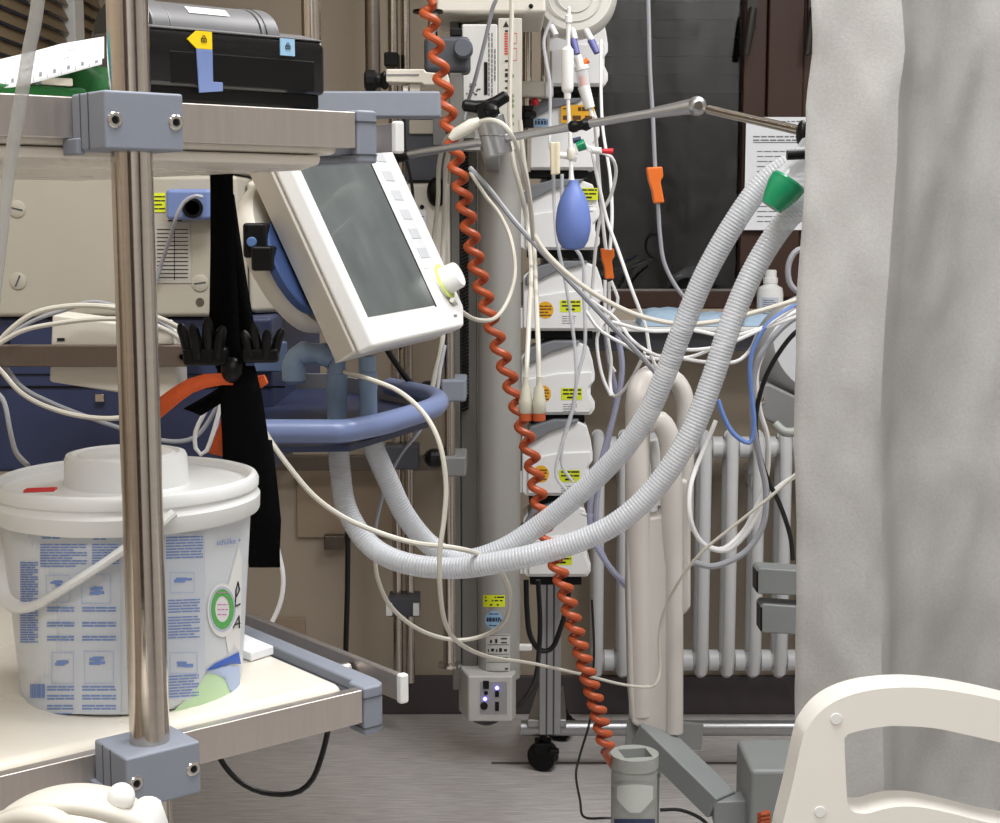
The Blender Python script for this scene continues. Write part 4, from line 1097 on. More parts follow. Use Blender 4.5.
# ================================================================ INFUSION PUMP RACK
PYU = 3.12
t = thing('pump_rack', 'aluminium rack on a wheeled base carrying the white infusion pumps', 'rack', (at(550, 700, 3.28).x, 3.3, 0))
g = G(); a, c = at(539, 700, 3.25).x, at(561, 700, 3.25).x
g.box((a, 3.25, .1), (c, 3.29, 2.3)); up = g.build('upright', ALU, t, bev=.003)
g = G()
for k in (.3, .62): g.box((a + (c - a) * k, 3.2485, .1), (a + (c - a) * k + .004, 3.2495, 2.3))
g.build('groove', DGREY, up)
bz = at(600, 728, 3.3).z
G().cyl((at(521, 728, 3.3).x, 3.3, bz), (at(905, 728, 3.3).x, 3.3, bz), pm(8, 3.3), 24).build('base_bar', ALU, t)
g = G(); g.prism([V((x, y, bz + .012)) for x, y in ((at(527, 700, 3.3).x, 3.27), (at(566, 700, 3.3).x, 3.27), (at(568, 700, 3.3).x, 3.52), (at(541, 700, 3.3).x, 3.52))], (0, 0, .018)); g.build('foot_plate', ALU, t, bev=.003)
for (px, Y) in ((543, 3.3), (560, 3.5), (895, 3.3)):
    x = at(px, 750, Y).x
    w = G().cyl((x - .006, Y - .014, .0345), (x + .006, Y + .014, .0345), .034, 24).build('castor', BLACK, t, bev=.003)
    g = G().obox((x, Y, .058), (.019, 0, 0), (0, .022, 0), (0, 0, .012)); g.cyl((x, Y, .06), (x, Y, bz), .009, 12); g.obox((x + .024, Y - .02, .052), (.012, 0, 0), (0, .01, 0), (0, 0, .005)); g.build('castor_fork', BLACK, t, bev=.003)
for (px, y0, y1, w) in ((527, 9, 172, 9), (546, -60, 76, 8)):
    g = G(); vpole(g, px, y0, y1, PYU - .02, w); g.build('steel_rod', STEEL, t)
o = at(527, 18, PYU - .02); g = G(); vpole(g, 527, 9, 25, PYU - .02, 11); g.build('rod_cap', DSTEEL, t)
G().pb(517, 81, 552, 97, PYU - .045, .06).build('rod_clamp', CREAM, t, bev=.004); G().pb(545, 81, 553.5, 97, PYU - .05, .06).build('rod_clamp', PUMP, t, bev=.003)
def star(px, y0, y1, Y, r):
    h = at(px, y0, Y).z - at(px, y1, Y).z; s = pm(1, Y)
    g = G(); g.lathe([(r * .8 * s, 0), (r * s * .8, h * .4), (r * s * 1.15, h * .5), (r * s * 1.15, h * .7), (r * .75 * s, h * .8), (r * .8 * s, h)], at(px, y1, Y), n=10); return g
star(526.5, 106, 128, PYU - .05, 9).build('star_knob', BLACK, t, ang=20)
o = at(535, 102, PYU - .03); G().ball(o, pm(4, PYU), 12, 8).build('red_button', RED, t)

PX_UNIT = [(0, .20), (.10, .10), (.42, .0), (.78, -.005), (.90, .05), (.955, .24), (.985, .42), (.985, .52), (.93, .60), (.93, .72), (.985, .82), (.985, .92), (.93, 1.0), (.06, 1.0), (0, .95)]
def pump(x0, y0, x1, y1, label, marks=(), top=True):
    """white pump, front plate shaped as in profile; marks are (kind, px, py)"""
    o = at((x0 + x1) / 2, y1, PYU)
    t = thing('infusion_pump', label, 'infusion pump', (o.x, PYU, o.z), 'stacked infusion pumps')
    w, h = x1 - x0, y1 - y0
    P = [(x0 + u * w, y0 + v * h) for u, v in PX_UNIT]
    G().pp(P, PYU, .115).build('pump_body', PUMP, t, bev=.0035, seg=3)
    # swelling lower face plate with a ledge
    G().pp([(x0 + .08 * w, y0 + .50 * h), (x0 + .5 * w, y0 + .42 * h), (x0 + .95 * w, y0 + .40 * h), (x0 + .955 * w, y0 + .55 * h), (x0 + .90 * w, y0 + .62 * h), (x0 + .90 * w, y0 + .72 * h), (x0 + .95 * w, y0 + .83 * h), (x0 + .95 * w, y0 + .91 * h), (x0 + .91 * w, y0 + .97 * h), (x0 + .08 * w, y0 + .97 * h)], PYU - .006, .008).build('face_plate', PUMP, t, bev=.0028, seg=3)
    # grey hood over the top left
    G().pp([(x0 + .03 * w, y0 + .21 * h), (x0 + .12 * w, y0 + .07 * h), (x0 + .44 * w, y0 - .03 * h), (x0 + .80 * w, y0 - .03 * h), (x0 + .72 * w, y0 + .03 * h), (x0 + .40 * w, y0 + .13 * h), (x0 + .12 * w, y0 + .30 * h), (x0 + .04 * w, y0 + .34 * h)], PYU - .010, .095).build('top_hood', PUMPT, t, bev=.003, seg=2)
    b_ = G().pb(x0 - 4, y0 + .3 * h, x0 + 2, y0 + .62 * h, PYU + .01, .05).build('side_latch', MGREY, t, bev=.002)
    G().pb(x0 - 3, y0 + .66 * h, x0 + 2, y0 + .96 * h, PYU + .004, .05).build('side_latch', PUMP, t, bev=.002)
    k = G().pb(x0 + .1 * w, y1 + .2, x0 + .85 * w, y1 + 8, PYU + .02, .08).build('rail_shoe', BLACK, t, bev=.002)
    f = flatat(PYU - .0066); f2 = flatat(PYU - .0072)
    for kind, px, py in marks:
        if kind == 'y':
            l = rect(G(), px, py, px + 21, py + 12, f).build('yellow_label', YELLOW, t)
            g = G(); dashes(g, px + 2, px + 20, (py + 1.2, py + 5), f2, 1.5, (4, 10), .8, seed=int(px)); dashes(g, px + 6, px + 15, (py + 8.5,), f2, 1.8, (8, 9)); g.build('print', INK, l)
            g = G(); dashes(g, px + 2, px + 16, [py + 16 + 2.3 * i for i in range(4)], f, .7, (3, 9), .8, seed=int(py)); g.build('small_print', GINK, t)
        elif kind == 'o':
            n = 26; g = G(); g.add([f(px + 8 * math.cos(2 * PI * k / n), py + 8.6 * math.sin(2 * PI * k / n)) for k in range(n)], [tuple(range(n))]); l = g.build('round_sticker', SUN, t)
            g = G(); dashes(g, px - 6, px + 6, (py - 4.5, py - 1.6, py + 1.6, py + 4.6), f2, 1.4, (3, 8), .7, seed=int(py)); g.build('print', mat('brown_ink', (120, 80, 30)), l)
        elif kind == 'w':
            l = rect(G(), px, py, px + 33, py + 18, f).build('orange_label', SUN, t)
            g = G()
            dashes(g, px + 2, px + 10, (py + 3,), f2, 1.2, (5, 7)); dashes(g, px + 17, px + 31, (py + 2,), f2, 4, (3, 5), .6, full=True); dashes(g, px + 2, px + 31, (py + 10.5,), f2, 4.4, (5, 9), 4, full=True); g.build('print', mat('label_brown', (96, 58, 20)), l)
        elif kind == 'b':
            l = rect(G(), px - 6.5, py - 3.5, px + 7, py + 4.5, f).build('blue_label', LBLUE, t)
            g = G(); dashes(g, px - 6, px + 6.5, (py - 1.5,), f2, 4, (1.6, 2.6), .8, full=True); dashes(g, px - 4, px + 4, (py - 3,), f2, .8, (3, 4)); g.build('print', NAVY, l)
    return t
pump(546, 14, 609, 86, 'topmost white infusion pump behind the round fluid bag', [('b', 560, 28)])
pump(517, 100, 601, 170, 'white infusion pump with an orange label below the topmost pump', [('w', 561, 105), ('b', 541, 122)])
pump(519, 181, 601, 250, 'white infusion pump directly behind the blue rubber bulb', [('y', 577, 188)])
pump(523, 263, 605, 331, 'white infusion pump with round orange sticker, just below the blue bulb', [('y', 560, 300), ('o', 545.5, 310)])
pump(521, 343, 596, 415, 'white infusion pump behind the pair of cream plug connectors', [('y', 561, 388), ('o', 543, 394)])
pump(522, 422, 594, 496, 'white infusion pump whose round sticker sits behind the coiled cable', [('y', 559, 470), ('o', 541, 474)])
pump(523, 506, 592, 577, 'lowest white infusion pump, crossed by the corrugated hose', [('y', 551, 553)])
# ---------------------------------------------------------------- fluid bag hanging over the pumps
t = thing('fluid_bag', 'round milky fluid bag hanging at the top over the pumps', 'bag', at(575, 40, 2.95))
o = at(574, -4, 2.95)
G().cyl(o + V((0, 0, .07)), (o.x, o.y, 2.698), .004, 10).build('hanger', WHITE, t)
G().lathe([(.008, -.038), (.05, -.037), (.078, -.028), (.0825, -.012), (.0825, .012), (.072, .028), (.03, .034), (.01, .035)], o, (0, -1, .12), 44).build('bag_body', BAGM, t)
g = G()
for r in (.035, .052, .066): g.tube([o + V((r * math.cos(a), -.0385 + .002 * (r > .06) + (.006 if r > .06 else 0), r * math.sin(a))) for a in [2 * PI * k / 36 for k in range(36)]], .0012, 6, closed=True)
g.build('bag_rib', BAGM, t)
for (x0, y0, x1, y1) in ((572, 28, 575, 40), (586, 30, 592, 41), (551, 26, 556, 36)):
    G().cyl(at(x0, y0, 2.92), at(x1, y1, 2.91), .0065, 14).build('port', WHITE, t)
for (x0, y0, x1, y1) in ((573, 39, 577, 54), (591, 40, 597, 53)):
    G().cyl(at(x0, y0, 2.912), at(x1, y1, 2.905), .0075, 14, .006).build('violet_cap', mat('violet_cap', (112, 114, 176), .4), t)
# ---------------------------------------------------------------- blue rubber bulb with its line
BYY = 2.3
t = thing('pressure_bulb', 'blue rubber squeeze bulb hanging on a white line with an inline chamber', 'pump bulb', at(572, 250, BYY))
s = pm(1, BYY); ob = at(573, 250, BYY)
hb = at(573, 180, BYY).z - ob.z
prof = [(0, 0), (6, .004), (11, .03), (15, .13), (17.4, .28), (17.6, .42), (16, .6), (12.6, .76), (8, .88), (5.4, .94), (4.8, 1.0), (3.5, 1.0)]
G().lathe([(r * s, z * hb) for r, z in prof], ob, n=40).build('rubber_bulb', BULB, t)
def lz(pts, x, ybase, name, m, n=20, x2=None, Y=BYY):
    """turned part from (radius in px, picture height) pairs along a line"""
    p = at(x, pts[0][1], Y); q = at(x2 if x2 else x, pts[-1][1], Y); L = (q - p).length
    tot = pts[-1][1] - pts[0][1]
    return G().lathe([(r * pm(1, Y), L * (y - pts[0][1]) / tot) for r, y in pts], p, q - p, n).build(name, m, t)
lz([(3.4, 181), (2.4, 176), (2.2, 171), (2, 166), (2, 132)], 571.5, 0, 'lower_tube', WHITE, x2=570)
lz([(3.2, 160), (4.2, 158), (4.2, 150), (3.4, 148)], 571, 0, 'tube_joint', CREAM)
lz([(1.9, 134), (1.9, 98)], 569.5, 0, 'upper_tube', CABLEW, x2=568)
lz([(3.2, 99), (3.6, 93), (5.4, 91), (6, 88), (6.2, 60), (6, 50), (4.2, 48), (3.4, 47)], 567.5, 0, 'inline_chamber', WHITE)
lz([(2.2, 48), (2.0, 36), (2.4, 24), (3.6, 22.5), (3.6, 16), (2, 14.5), (1.7, 10), (1.9, 8), (.6, 6.5)], 568, 0, 'luer_tip', WHITE, x2=569)
# valve fittings beside it
def fit(name, label, cat, parts):
    global t
    t = thing(name, label, cat, at(parts[0][1][0], parts[0][1][1], parts[0][4] if len(parts[0]) > 4 else BYY))
    for nm, a, c, r, *rest in parts:
        Y = rest[0] if rest and not hasattr(rest[0], 'node_tree') else BYY
        m_ = rest[-1]; r0, r1 = r if hasattr(r, '__len__') else (r, r)
        G().cyl(at(a[0], a[1], Y), at(c[0], c[1], Y), pm(r0, Y), 16, pm(r1, Y)).build(nm, m_, t)
    return t
fit('stopcock', 'small three way stopcock with a green handle behind the support rod', 'stopcock', [
    ('valve_body', (560, 155), (573, 157), 3.2, 2.34, WHITE), ('side_port', (572, 157), (577, 158), 4, 2.34, CLEAR), ('green_handle', (577, 147), (585, 144), (5, 5.6), 2.34, GREEN), ('blue_tap', (573, 141), (581, 139), 2.8, 2.34, NAVY),
    ('clear_joint', (585, 146), (592, 150), 3, 2.34, CLEAR), ('end_joint', (592, 150), (601, 151), 3.4, 2.34, WHITE)])
fit('red_clamp', 'small red clip on the lines right of the green stopcock', 'clip', [('clip_body', (602, 151), (613, 151.5), (2.2, 3.2), 2.4, RED)])
fit('drip_chamber', 'white drip chamber with a clear window leaning beside the inline chamber', 'drip chamber', [
    ('cap', (577, 56), (581, 66), 4.2, 2.36, WHITE), ('orange_vent', (583, 64), (588, 60), 3, 2.36, ORANGE), ('flange', (581, 66), (582, 70), 7, 2.36, WHITE), ('clear_window', (582, 69), (584, 86), 6.2, 2.36, CLEAR),
    ('pink_filter', (582, 76), (583.5, 86), 3.2, 2.36, mat('pink_filter', (224, 140, 110))), ('chamber', (583.5, 86), (590, 108), (6.2, 5), 2.36, WHITE), ('outlet', (590, 108), (592, 116), 2, 2.36, WHITE)])
t = thing('line_clamp', 'cream flat clip box on the two thin lines left of the blue bulb', 'clip', at(553, 174, 2.33))
G().pp([(550, 142), (560, 142), (560, 174), (551, 175)], 2.33, .016).build('clip_box', mat('ivory_clip', (226, 216, 186), .4), t, bev=.002)
G().pp([(556.5, 142), (557.3, 142), (557.3, 172), (556.5, 172)], 2.3285, .002).build('seam', CREAM, t)
# orange roller clamps
def oclip(x, y, Y, s, tilt, label):
    P = [(-9, -19), (8, -20), (9, -10), (6, -4), (9, 12), (10, 18), (-1, 19), (-3, 6), (-7, -6)]
    ca, sa = math.cos(tilt), math.sin(tilt)
    g = G().pp([(x + s * (u * ca - v * sa), y + s * (u * sa + v * ca)) for u, v in P], Y, .016)
    return g.solo('roller_clamp', ORANGE, label, 'clamp', 'orange line clamps', bev=.0025, seg=3)
oclip(655, 185.5, 2.45, .95, 0, 'upper orange clamp on the thin line in front of the dark window')
oclip(607, 264, 2.5, .80, .06, 'lower orange clamp on the bundle of white lines right of the pumps')

# ================================================================ HOSE SUPPORT ARM
t = thing('hose_support_arm', 'jointed steel support arm reaching over the hoses from the grey column', 'support arm', at(496, 157, 2.2))
A0, A1, A2 = at(383, 159, 1.92), at(688, 107, 1.75), at(806, 132, 1.55)
cl = at(496, 144, 1.85)
J = lambda k: A0.lerp(A1, k)
G().cyl(J(.05), J(.94), pm(4.0, 1.85), 18).build('long_rod', ALU, t)
G().cyl(J(-.02), J(.055), pm(3.2, 1.9), 14).build('rod_tip', DSTEEL, t)
G().lathe([(pm(5, 1.9), 0), (pm(6.2, 1.9), .003), (pm(6.2, 1.9), .016), (pm(5.2, 1.9), .02), (pm(4.6, 1.9), .022)], J(.038), A1 - A0, 18).build('black_grip', BLACK, t)
g = G(); g.lathe([(pm(4.5, 1.8), 0), (pm(6, 1.8), .003), (pm(6, 1.8), .008), (pm(4.8, 1.8), .011), (pm(4.8, 1.8), .016), (pm(6.6, 1.8), .02), (pm(5, 1.8), .026)], J(.635), A1 - A0, 18); g.build('black_collar', BLACK, t)
G().cyl(J(.90), J(1.015), pm(5.4, 1.76), 20, pm(7.6, 1.76)).build('fork_joint', ALU, t)
g = G(); c = at(697, 106, 1.745); g.ball(c, pm(9.5, 1.75), 20, 12); g.build('pivot', ALU, t)
G().cyl(c - V((0, .0125, 0)), c - V((0, .006, 0)), pm(4, 1.75), 16).build('pivot_screw', DSTEEL, t)
G().cyl(at(704, 108, 1.735), at(710, 110, 1.73), pm(2.6, 1.73), 12).build('neck', CHROME, t)
G().cyl(at(709, 109.5, 1.73), A2, pm(4.6, 1.65), 18).build('short_rod', CHROME, t)
o = at(802, 134, 1.552); g = G(); g.ball(o, (.006, .010, .014), 16, 10); g.obox(o + V((.004, 0, -.014)), (.004, 0, 0), (0, .008, 0), (0, 0, .012)); g.build('hose_clip', BLACK, t, bev=.001)
# barrel clamp with a black three armed lever, fixed to the column
b0, b1 = at(490, 119, 1.855), at(499, 155, 1.855)
G().cyl(b0.lerp(b1, -.05), b1, pm(14, 1.86), 32).build('barrel', ALU, t, bev=.001)
g = G(); g.tube([b0.lerp(b1, .48) + V((pm(14.3, 1.86) * math.cos(a), pm(14.3, 1.86) * math.sin(a), 0)) for a in [2 * PI * k / 32 for k in range(32)]], .0006, 5, closed=True); g.build('barrel_groove', DSTEEL, t)
g = G().cyl(b0.lerp(b1, -.45), b0.lerp(b1, -.02), pm(11, 1.86), 16)
for (x, y, dy) in ((462, 105, 0), (508, 95, .0), (494, 112, -.04)):
    e = at(x, y, 1.86 + dy); c = at(487, 108, 1.86)
    g.tube([c, c.lerp(e, .5), c.lerp(e, .9), e], lambda i: (pm(8, 1.86), pm(6, 1.86), pm(6, 1.86), pm(3, 1.86))[i], 12)
g.build('star_lever', BLACK, t)
G().box((b0.x - .012, 1.87, b1.z + .004), (b0.x + .012, 2.66, b1.z + .024)).build('mount_block', MGREY, t, bev=.003)

# ================================================================ CORRUGATED BREATHING HOSES
def hose(pts, r, label, px):
    P = path(pts, .00085)
    g = G(); per = 4
    wav = (1.0, .992, .96, .992)
    g.tube(P, lambda i: r * wav[i % per], 20)
    return g.solo('corrugated_hose', HOSE, label, 'hose', 'breathing hoses')
hose([(338, 432, 1.56), (340, 470, 1.56), (347, 510, 1.55), (370, 545, 1.535), (405, 563, 1.515), (455, 568, 1.50), (510, 560, 1.48), (565, 546, 1.47), (615, 524, 1.46), (655, 488, 1.455), (690, 435, 1.45), (712, 380, 1.45), (732, 320, 1.45), (755, 268, 1.45), (785, 222, 1.45), (825, 182, 1.45)], .0114, 'corrugated clear hose sagging lowest, its right end lower at the curtain', 0)
hose([(369, 428, 1.575), (374, 448, 1.58), (388, 480, 1.59), (405, 515, 1.60), (430, 545, 1.61), (460, 560, 1.61), (500, 550, 1.605), (540, 525, 1.60), (580, 493, 1.585), (620, 453, 1.565), (647, 415, 1.55), (665, 375, 1.54), (682, 330, 1.53), (705, 275, 1.52), (735, 222, 1.51), (765, 182, 1.505), (800, 160, 1.50), (835, 152, 1.50)], .0116, 'corrugated clear hose passing behind the other, its right end higher at the curtain', 1)
# clear elbow with green cup where the hoses meet the curtain
t = thing('catheter_mount', 'green cup connector with clear elbow between the two hose ends at the curtain', 'connector', at(780, 205, 1.42))
a, c = at(776, 200, 1.42), at(799, 167, 1.42); ax = (c - a)
L_ = ax.length; s = pm(1, 1.42)
G().lathe([(8 * s, -.008), (11 * s, -.008), (15 * s, .002), (18 * s, .012), (18.4 * s, .016), (18.4 * s, .019)], a, ax, 32).build('green_cup', GREEN, t)
G().lathe([(18.8 * s, .019), (18.8 * s, .0205), (17.6 * s, .021), (17 * s, .0225)], a, ax, 32).build('green_ring', GREEN, t)
G().lathe([(16.6 * s, .0226), (14 * s, .032), (13.6 * s, .06), (12 * s, .062)], a, ax, 32).build('clear_body', CLEAR, t)
G().cyl(at(787, 155, 1.40), at(812, 154, 1.40), pm(5, 1.4), 16).build('black_port', BLACK, t)

# ================================================================ ORANGE COILED CABLE
cen = [(424, -14), (434, 40), (444, 88), (452, 140), (464, 200), (479, 275), (497, 340), (516, 400), (533, 465), (545, 530), (562, 580), (578, 640), (595, 700), (607, 748)]
turns = [4, 22, 45, 68, 90, 113, 135, 157, 177, 197, 217, 237, 257, 277, 297, 317, 337, 357, 377, 397, 417, 437, 457, 476, 494, 511, 527, 543, 558, 573, 588, 603, 618, 632, 646, 659, 672, 685, 698, 710, 722, 734, 745]
CO = 2.12
base_ = spline([at(x, y, CO) for x, y in cen], .002)
def at_y(y):
    z = at(500, y, CO).z
    for p, q in zip(base_, base_[1:]):
        if p.z >= z >= q.z: return p.lerp(q, (p.z - z) / max(p.z - q.z, 1e-6))
    return base_[-1] if z < base_[-1].z else base_[0]
pts = [V((at(424, -14, CO).x, CO, 2.69)), V((at(424, -14, CO).x, CO, 2.2)), V((at(424, -14, CO).x + .004, CO, at(424, -6, CO).z))]
per = 14
for i in range(len(turns) - 1):
    for k in range(per):
        f_ = k / per; y = turns[i] + (turns[i + 1] - turns[i]) * f_; c = at_y(y); an = 2 * PI * f_
        rad = pm(6.2, CO)
        pts.append(c + V((rad * math.cos(an), rad * .8 * math.sin(an), 0)))
for q in ((604, 752, CO + .03), (612, 765, CO + .1), (622, 780, CO + .16)): pts.append(at(*q))
G().tube(pts, pm(3.9, CO), 10).solo('coiled_cable', COIL, 'long orange coiled cable hanging from the top to the grey bed socket', 'cable')

# ================================================================ BED CORNER AND SIDE RAILS BEHIND THE CURTAIN
BY = 2.2
o = at(635, 823, BY - .06)
t = thing('hospital_bed', 'hospital bed corner behind the curtain: grey frame, round socket and tall pale side guard', 'bed', (at(650, 800, 2.35).x, 2.35, 0))
bed = t
ccx = at(634.5, 755, BY).x; zt = at(634, 753, BY).z; rr_ = pm(25, BY)
sq = .0145
g = G(); n = 48
outer = [V((ccx + rr_ * math.cos(2 * PI * k / n), BY + rr_ * math.sin(2 * PI * k / n), zt - .02)) for k in range(n)]
ca = .18
hole = [V((ccx + .001 + sq * 1.5 * (x * math.cos(ca) - y * math.sin(ca)), BY + sq * 1.0 * (x * math.sin(ca) + y * math.cos(ca)) * 1.3, zt - .02)) for x, y in ((-1, -1), (1, -1), (1, 1), (-1, 1))]
g.prism(outer, (0, 0, .02), [hole]); skt = g.build('pole_socket', CUP, t)
G().lathe([(rr_ * .96, .13 - zt), (rr_ * .96, -.0202)], (ccx, BY, zt), n=48).build('socket_tube', CUP, skt)
G().prism([p + V((0, 0, .001)) for p in hole], (0, 0, .0005)).build('hole_bottom', DGREY, skt)
# shield shaped dip on its front
def oncup(px, py, off):
    d = at(px, py, 1.0) - V((0, 0, H)); a = d.x ** 2 + d.y ** 2; b_ = -2 * (ccx * d.x + BY * d.y); c_ = ccx ** 2 + BY ** 2 - (rr_ * .96 + off) ** 2
    return V((0, 0, H)) + d * ((-b_ - math.sqrt(max(b_ * b_ - 4 * a * c_, 0))) / (2 * a))
def shield(w, off, name, m):
    P = []
    for i in range(25):
        u = i / 12 - 1; x = 635 + 21 * w * u
        y0 = 784 - 2 * (1 - u * u); y1 = 797 + 18 * min(1, 1.35 * (1 - abs(u)) + .05) ** .8
        P.append([oncup(x, 799 + (y0 + (y1 - y0) * k / 8 - 799) * w, off) for k in range(9)])
    return G().grid(P).build(name, m, skt, ang=60)
shield(1.0, .0012, 'grip_rim', CUP)
shield(.86, .0020, 'grip_shield', mat('pale_grey_green', (198, 202, 196), .4))
lb = [rect(G(), 614, 819, 655, 840, lambda x, y: oncup(x, y, .001), 10).build('blue_band', NAVY, skt)]
# frame
def bar(a, c, w, h, name, m=BEDF):
    a, c = V(a), V(c); x = (c - a) / 2; up_ = V((0, 0, 1)); y = x.normalized().cross(up_).normalized() * w / 2; z = y.normalized().cross(x.normalized()) * h / 2
    return G().obox((a + c) / 2, x, y, z).build(name, m, t, bev=.003)
bar(at(645, 730, 2.42), at(722, 805, 2.30), .05, .042, 'corner_arm')
bar(at(712, 809, 2.30), at(772, 807, 2.30), .04, .040, 'cross_bar')
G().pb(749, 770, 815, 840, 2.24, .14).build('corner_block', BEDF, t, bev=.008)
bar(at(640, 735, 2.42), at(690, 735, 2.8), .05, .05, 'side_bar')
bar(at(800, 815, 2.3), at(800, 815, 2.3) + V((.5, .6, 0)), .05, .05, 'side_bar')
G().cyl(at(648, 722, 2.475), at(648, 775, 2.475), pm(14, 2.42), 20).build('rail_post', BEDF, t)
for (x, y) in ((at(649, 770, 2.42).x, 2.42), (at(790, 800, 2.31).x, 2.33), (at(790, 800, 2.31).x + .5, 2.9)):
    G().cyl((x, y, .06), (x, y, at(640, 775, 2.42).z), .018, 16).build('bed_leg', BEDF, t)
    G().cyl((x - .015, y, .06), (x + .015, y, .06), .0595, 24).build('castor', BLACK, t)
# upright side guard seen end on
GY = 2.4
gd = G().pp([(627, 480), (634, 505), (648, 518), (660, 516), (668, 500), (680, 500), (681, 726), (678, 735), (671, 738.5), (660, 737), (641, 729), (632, 724), (629, 690), (627, 600)], GY, .045).build('side_guard', SIDE, bed, bev=.012, seg=5)
G().tube(path([(673.5, 520, GY + .006), (674, 600, GY + .006), (674, 732, GY + .006)], .01), pm(9.5, GY), 22).build('guard_edge', SIDE, gd)
G().pp([(676, 480), (688, 480), (691, 520), (691, 608), (684, 616), (676, 616)], GY + .045, .03).build('rear_panel', SIDE, gd, bev=.006, seg=3)
R1 = pm(12.5, GY)
G().tube(path([(641, 714, GY + .016), (639.5, 620, GY + .014), (638.5, 540, GY + .010), (637.5, 480, GY), (637.5, 430, GY), (638, 400, GY), (643, 383, GY + .01), (655, 376, GY + .02), (668, 382, GY + .03)], .008), R1, 22).build('handle_loop', SIDE, gd)
G().tube(path([(646, 424, GY - .004), (656, 420, GY - .004), (665, 428, GY - .004), (670.5, 446, GY - .004), (671.5, 480, GY - .002), (672, 520, GY + .003), (673, 560, GY + .01)], .008), pm(11, GY), 22).build('handle_loop', SIDE, gd)
G().tube(path([(652, 440, GY + .03), (657, 470, GY + .035), (656, 505, GY + .03)], .008), pm(6, GY), 16).build('inner_rib', WHITE, gd)
G().tube(path([(664, 376, GY + .07), (676, 381, GY + .07), (684, 396, GY + .07), (685.5, 420, GY + .07), (685, 470, GY + .07), (684, 530, GY + .07)], .008), pm(9.5, GY), 20).build('handle_loop', SIDE, gd)
# grey brackets at the curtain edge
for (y0, y1, x, lb_) in ((568, 595, 757, 'upper grey hollow bracket arm poking out beside the curtain over the bed frame'), (604, 634, 761, 'lower grey hollow bracket arm poking out beside the curtain over the bed frame')):
    g = G().pp([(x + 3, y0), (820, y0 + 4), (820, y1 + 2), (x, y1 - 1), (x, y0 + 3)], 2.5, .05)
    o = g.solo('bracket_arm', BEDF, lb_, 'bracket', 'bracket arms beside the curtain', bev=.003)
    G().pp([(x - .6, y0 + 5), (x + 1.2, y0 + 3), (x + 1.2, y1 - 3), (x - .6, y1 - 3)], 2.4985, .04).build('hollow_end', BLACK, o)
# grey device behind the curtain edge
t = thing('wall_lamp', 'grey rounded device with a hinged bracket half hidden behind the curtain edge', 'device', at(790, 430, 2.9))
o = at(806, 352, 2.9)
G().lathe([(.01, -.06), (.075, -.055), (.1, -.03), (.104, .0), (.104, .05), (.098, .07)], V((o.x, o.y, o.z)), (.25, -1, .35), 40).build('device_shell', mat('shell_grey', (176, 178, 180), .35), t)
G().pp([(757, 388), (768, 383), (800, 398), (830, 402), (830, 440), (800, 436), (765, 420), (757, 410)], 2.8, .06).build('hinge_bracket', MGREY, t, bev=.006)
o = at(761, 400, 2.795); G().lathe([(.008, 0), (.008, .004), (.004, .005)], (o.x, 2.8, o.z), (0, -1, 0), 18).build('hinge_screw', CHROME, t)
g = G().tube(path([(775, 424, 2.78), (785, 432, 2.77), (800, 431, 2.77), (815, 425, 2.78)], .008), .009, 14); g.build('bracket_lip', CUP, t)

# ================================================================ END PANEL OF THE NEAR BED
EY = 1.08
def curve2(L_, n=5, closed=False):
    Q = [V((x, y, 0)) for x, y in L_]
    k = len(Q); out = []
    for i in range(k if closed else k - 1):
        a_, b_, c_, d_ = (Q[(i + j) % k] if closed else Q[max(0, min(k - 1, i + j))] for j in (-1, 0, 1, 2))
        for q in range(n):
            u = q / n
            p = .5 * ((2 * b_) + (c_ - a_) * u + (2 * a_ - 5 * b_ + 4 * c_ - d_) * u * u + (3 * b_ - a_ - 3 * c_ + d_) * u ** 3)
            out.append((p.x, p.y))
    if not closed: out.append(L_[-1])
    return out
t = thing('bed_end_panel', 'ivory plastic bed end panel with a hand hole at the lower right', 'bed end', at(900, 1100, EY))
OUT = [(770, 850), (773.5, 823), (779, 800), (785.7, 773), (795, 730), (801, 716), (814, 700), (833, 688), (860, 680), (895, 676.8), (928, 678.5), (963, 684), (998.5, 692), (1040, 703), (1090, 716), (1150, 722), (1210, 722), (1270, 716), (1320, 703), (1370, 700), (1420, 712), (1440, 735), (1452, 790), (1462, 850), (1462, 1120), (770, 1120)]
HOLE = [(844.5, 742), (846, 737), (850, 733.5), (868, 729), (885, 726.5), (901, 726), (933, 728), (963, 734), (998, 742), (1030, 750), (1080, 760), (1130, 764), (1140, 775), (1138, 830), (1120, 838), (1080, 838), (1040, 832), (987.6, 822.5), (950, 813), (922.6, 807.5), (908, 806.5), (895, 807), (880, 810), (870, 813), (860, 813.5), (852, 811), (848, 805), (846.5, 790)]
OUT = curve2(OUT[:-2], 4) + OUT[-2:]; HOLE = curve2(HOLE, 3, True)
to = lambda L_: [V((p.x, EY, p.z)) for p in (at(x, y, EY) for x, y in L_)]
def smooth2(L_):
    return L_
G().prism([V((p.x, EY, p.z)) for p in (at(x, y, EY + .026) for x, y in OUT)], (0, .032, 0), [to(HOLE)]).build('panel', BED, t, bev=.0105, seg=6, ang=48)
for (x, y) in ((836, 718.7), (820, 811.6)):
    o = at(x, y, EY); G().lathe([(pm(6.2, EY), 0), (pm(6.2, EY), .0005), (pm(5.6, EY), .0009), (0, .001)], (o.x, EY - .0002, o.z), (0, -1, 0), 24).build('screw_cap', WHITE, t)
for x in (.28, .62):
    G().box((x, EY + .004, .06), (x + .04, EY + .03, at(800, 1119, EY).z)).build('leg', BEDF, t, bev=.004)
    G().cyl((x + .005, EY + .017, .04), (x + .035, EY + .017, .04), .0395, 24).build('castor', BLACK, t)
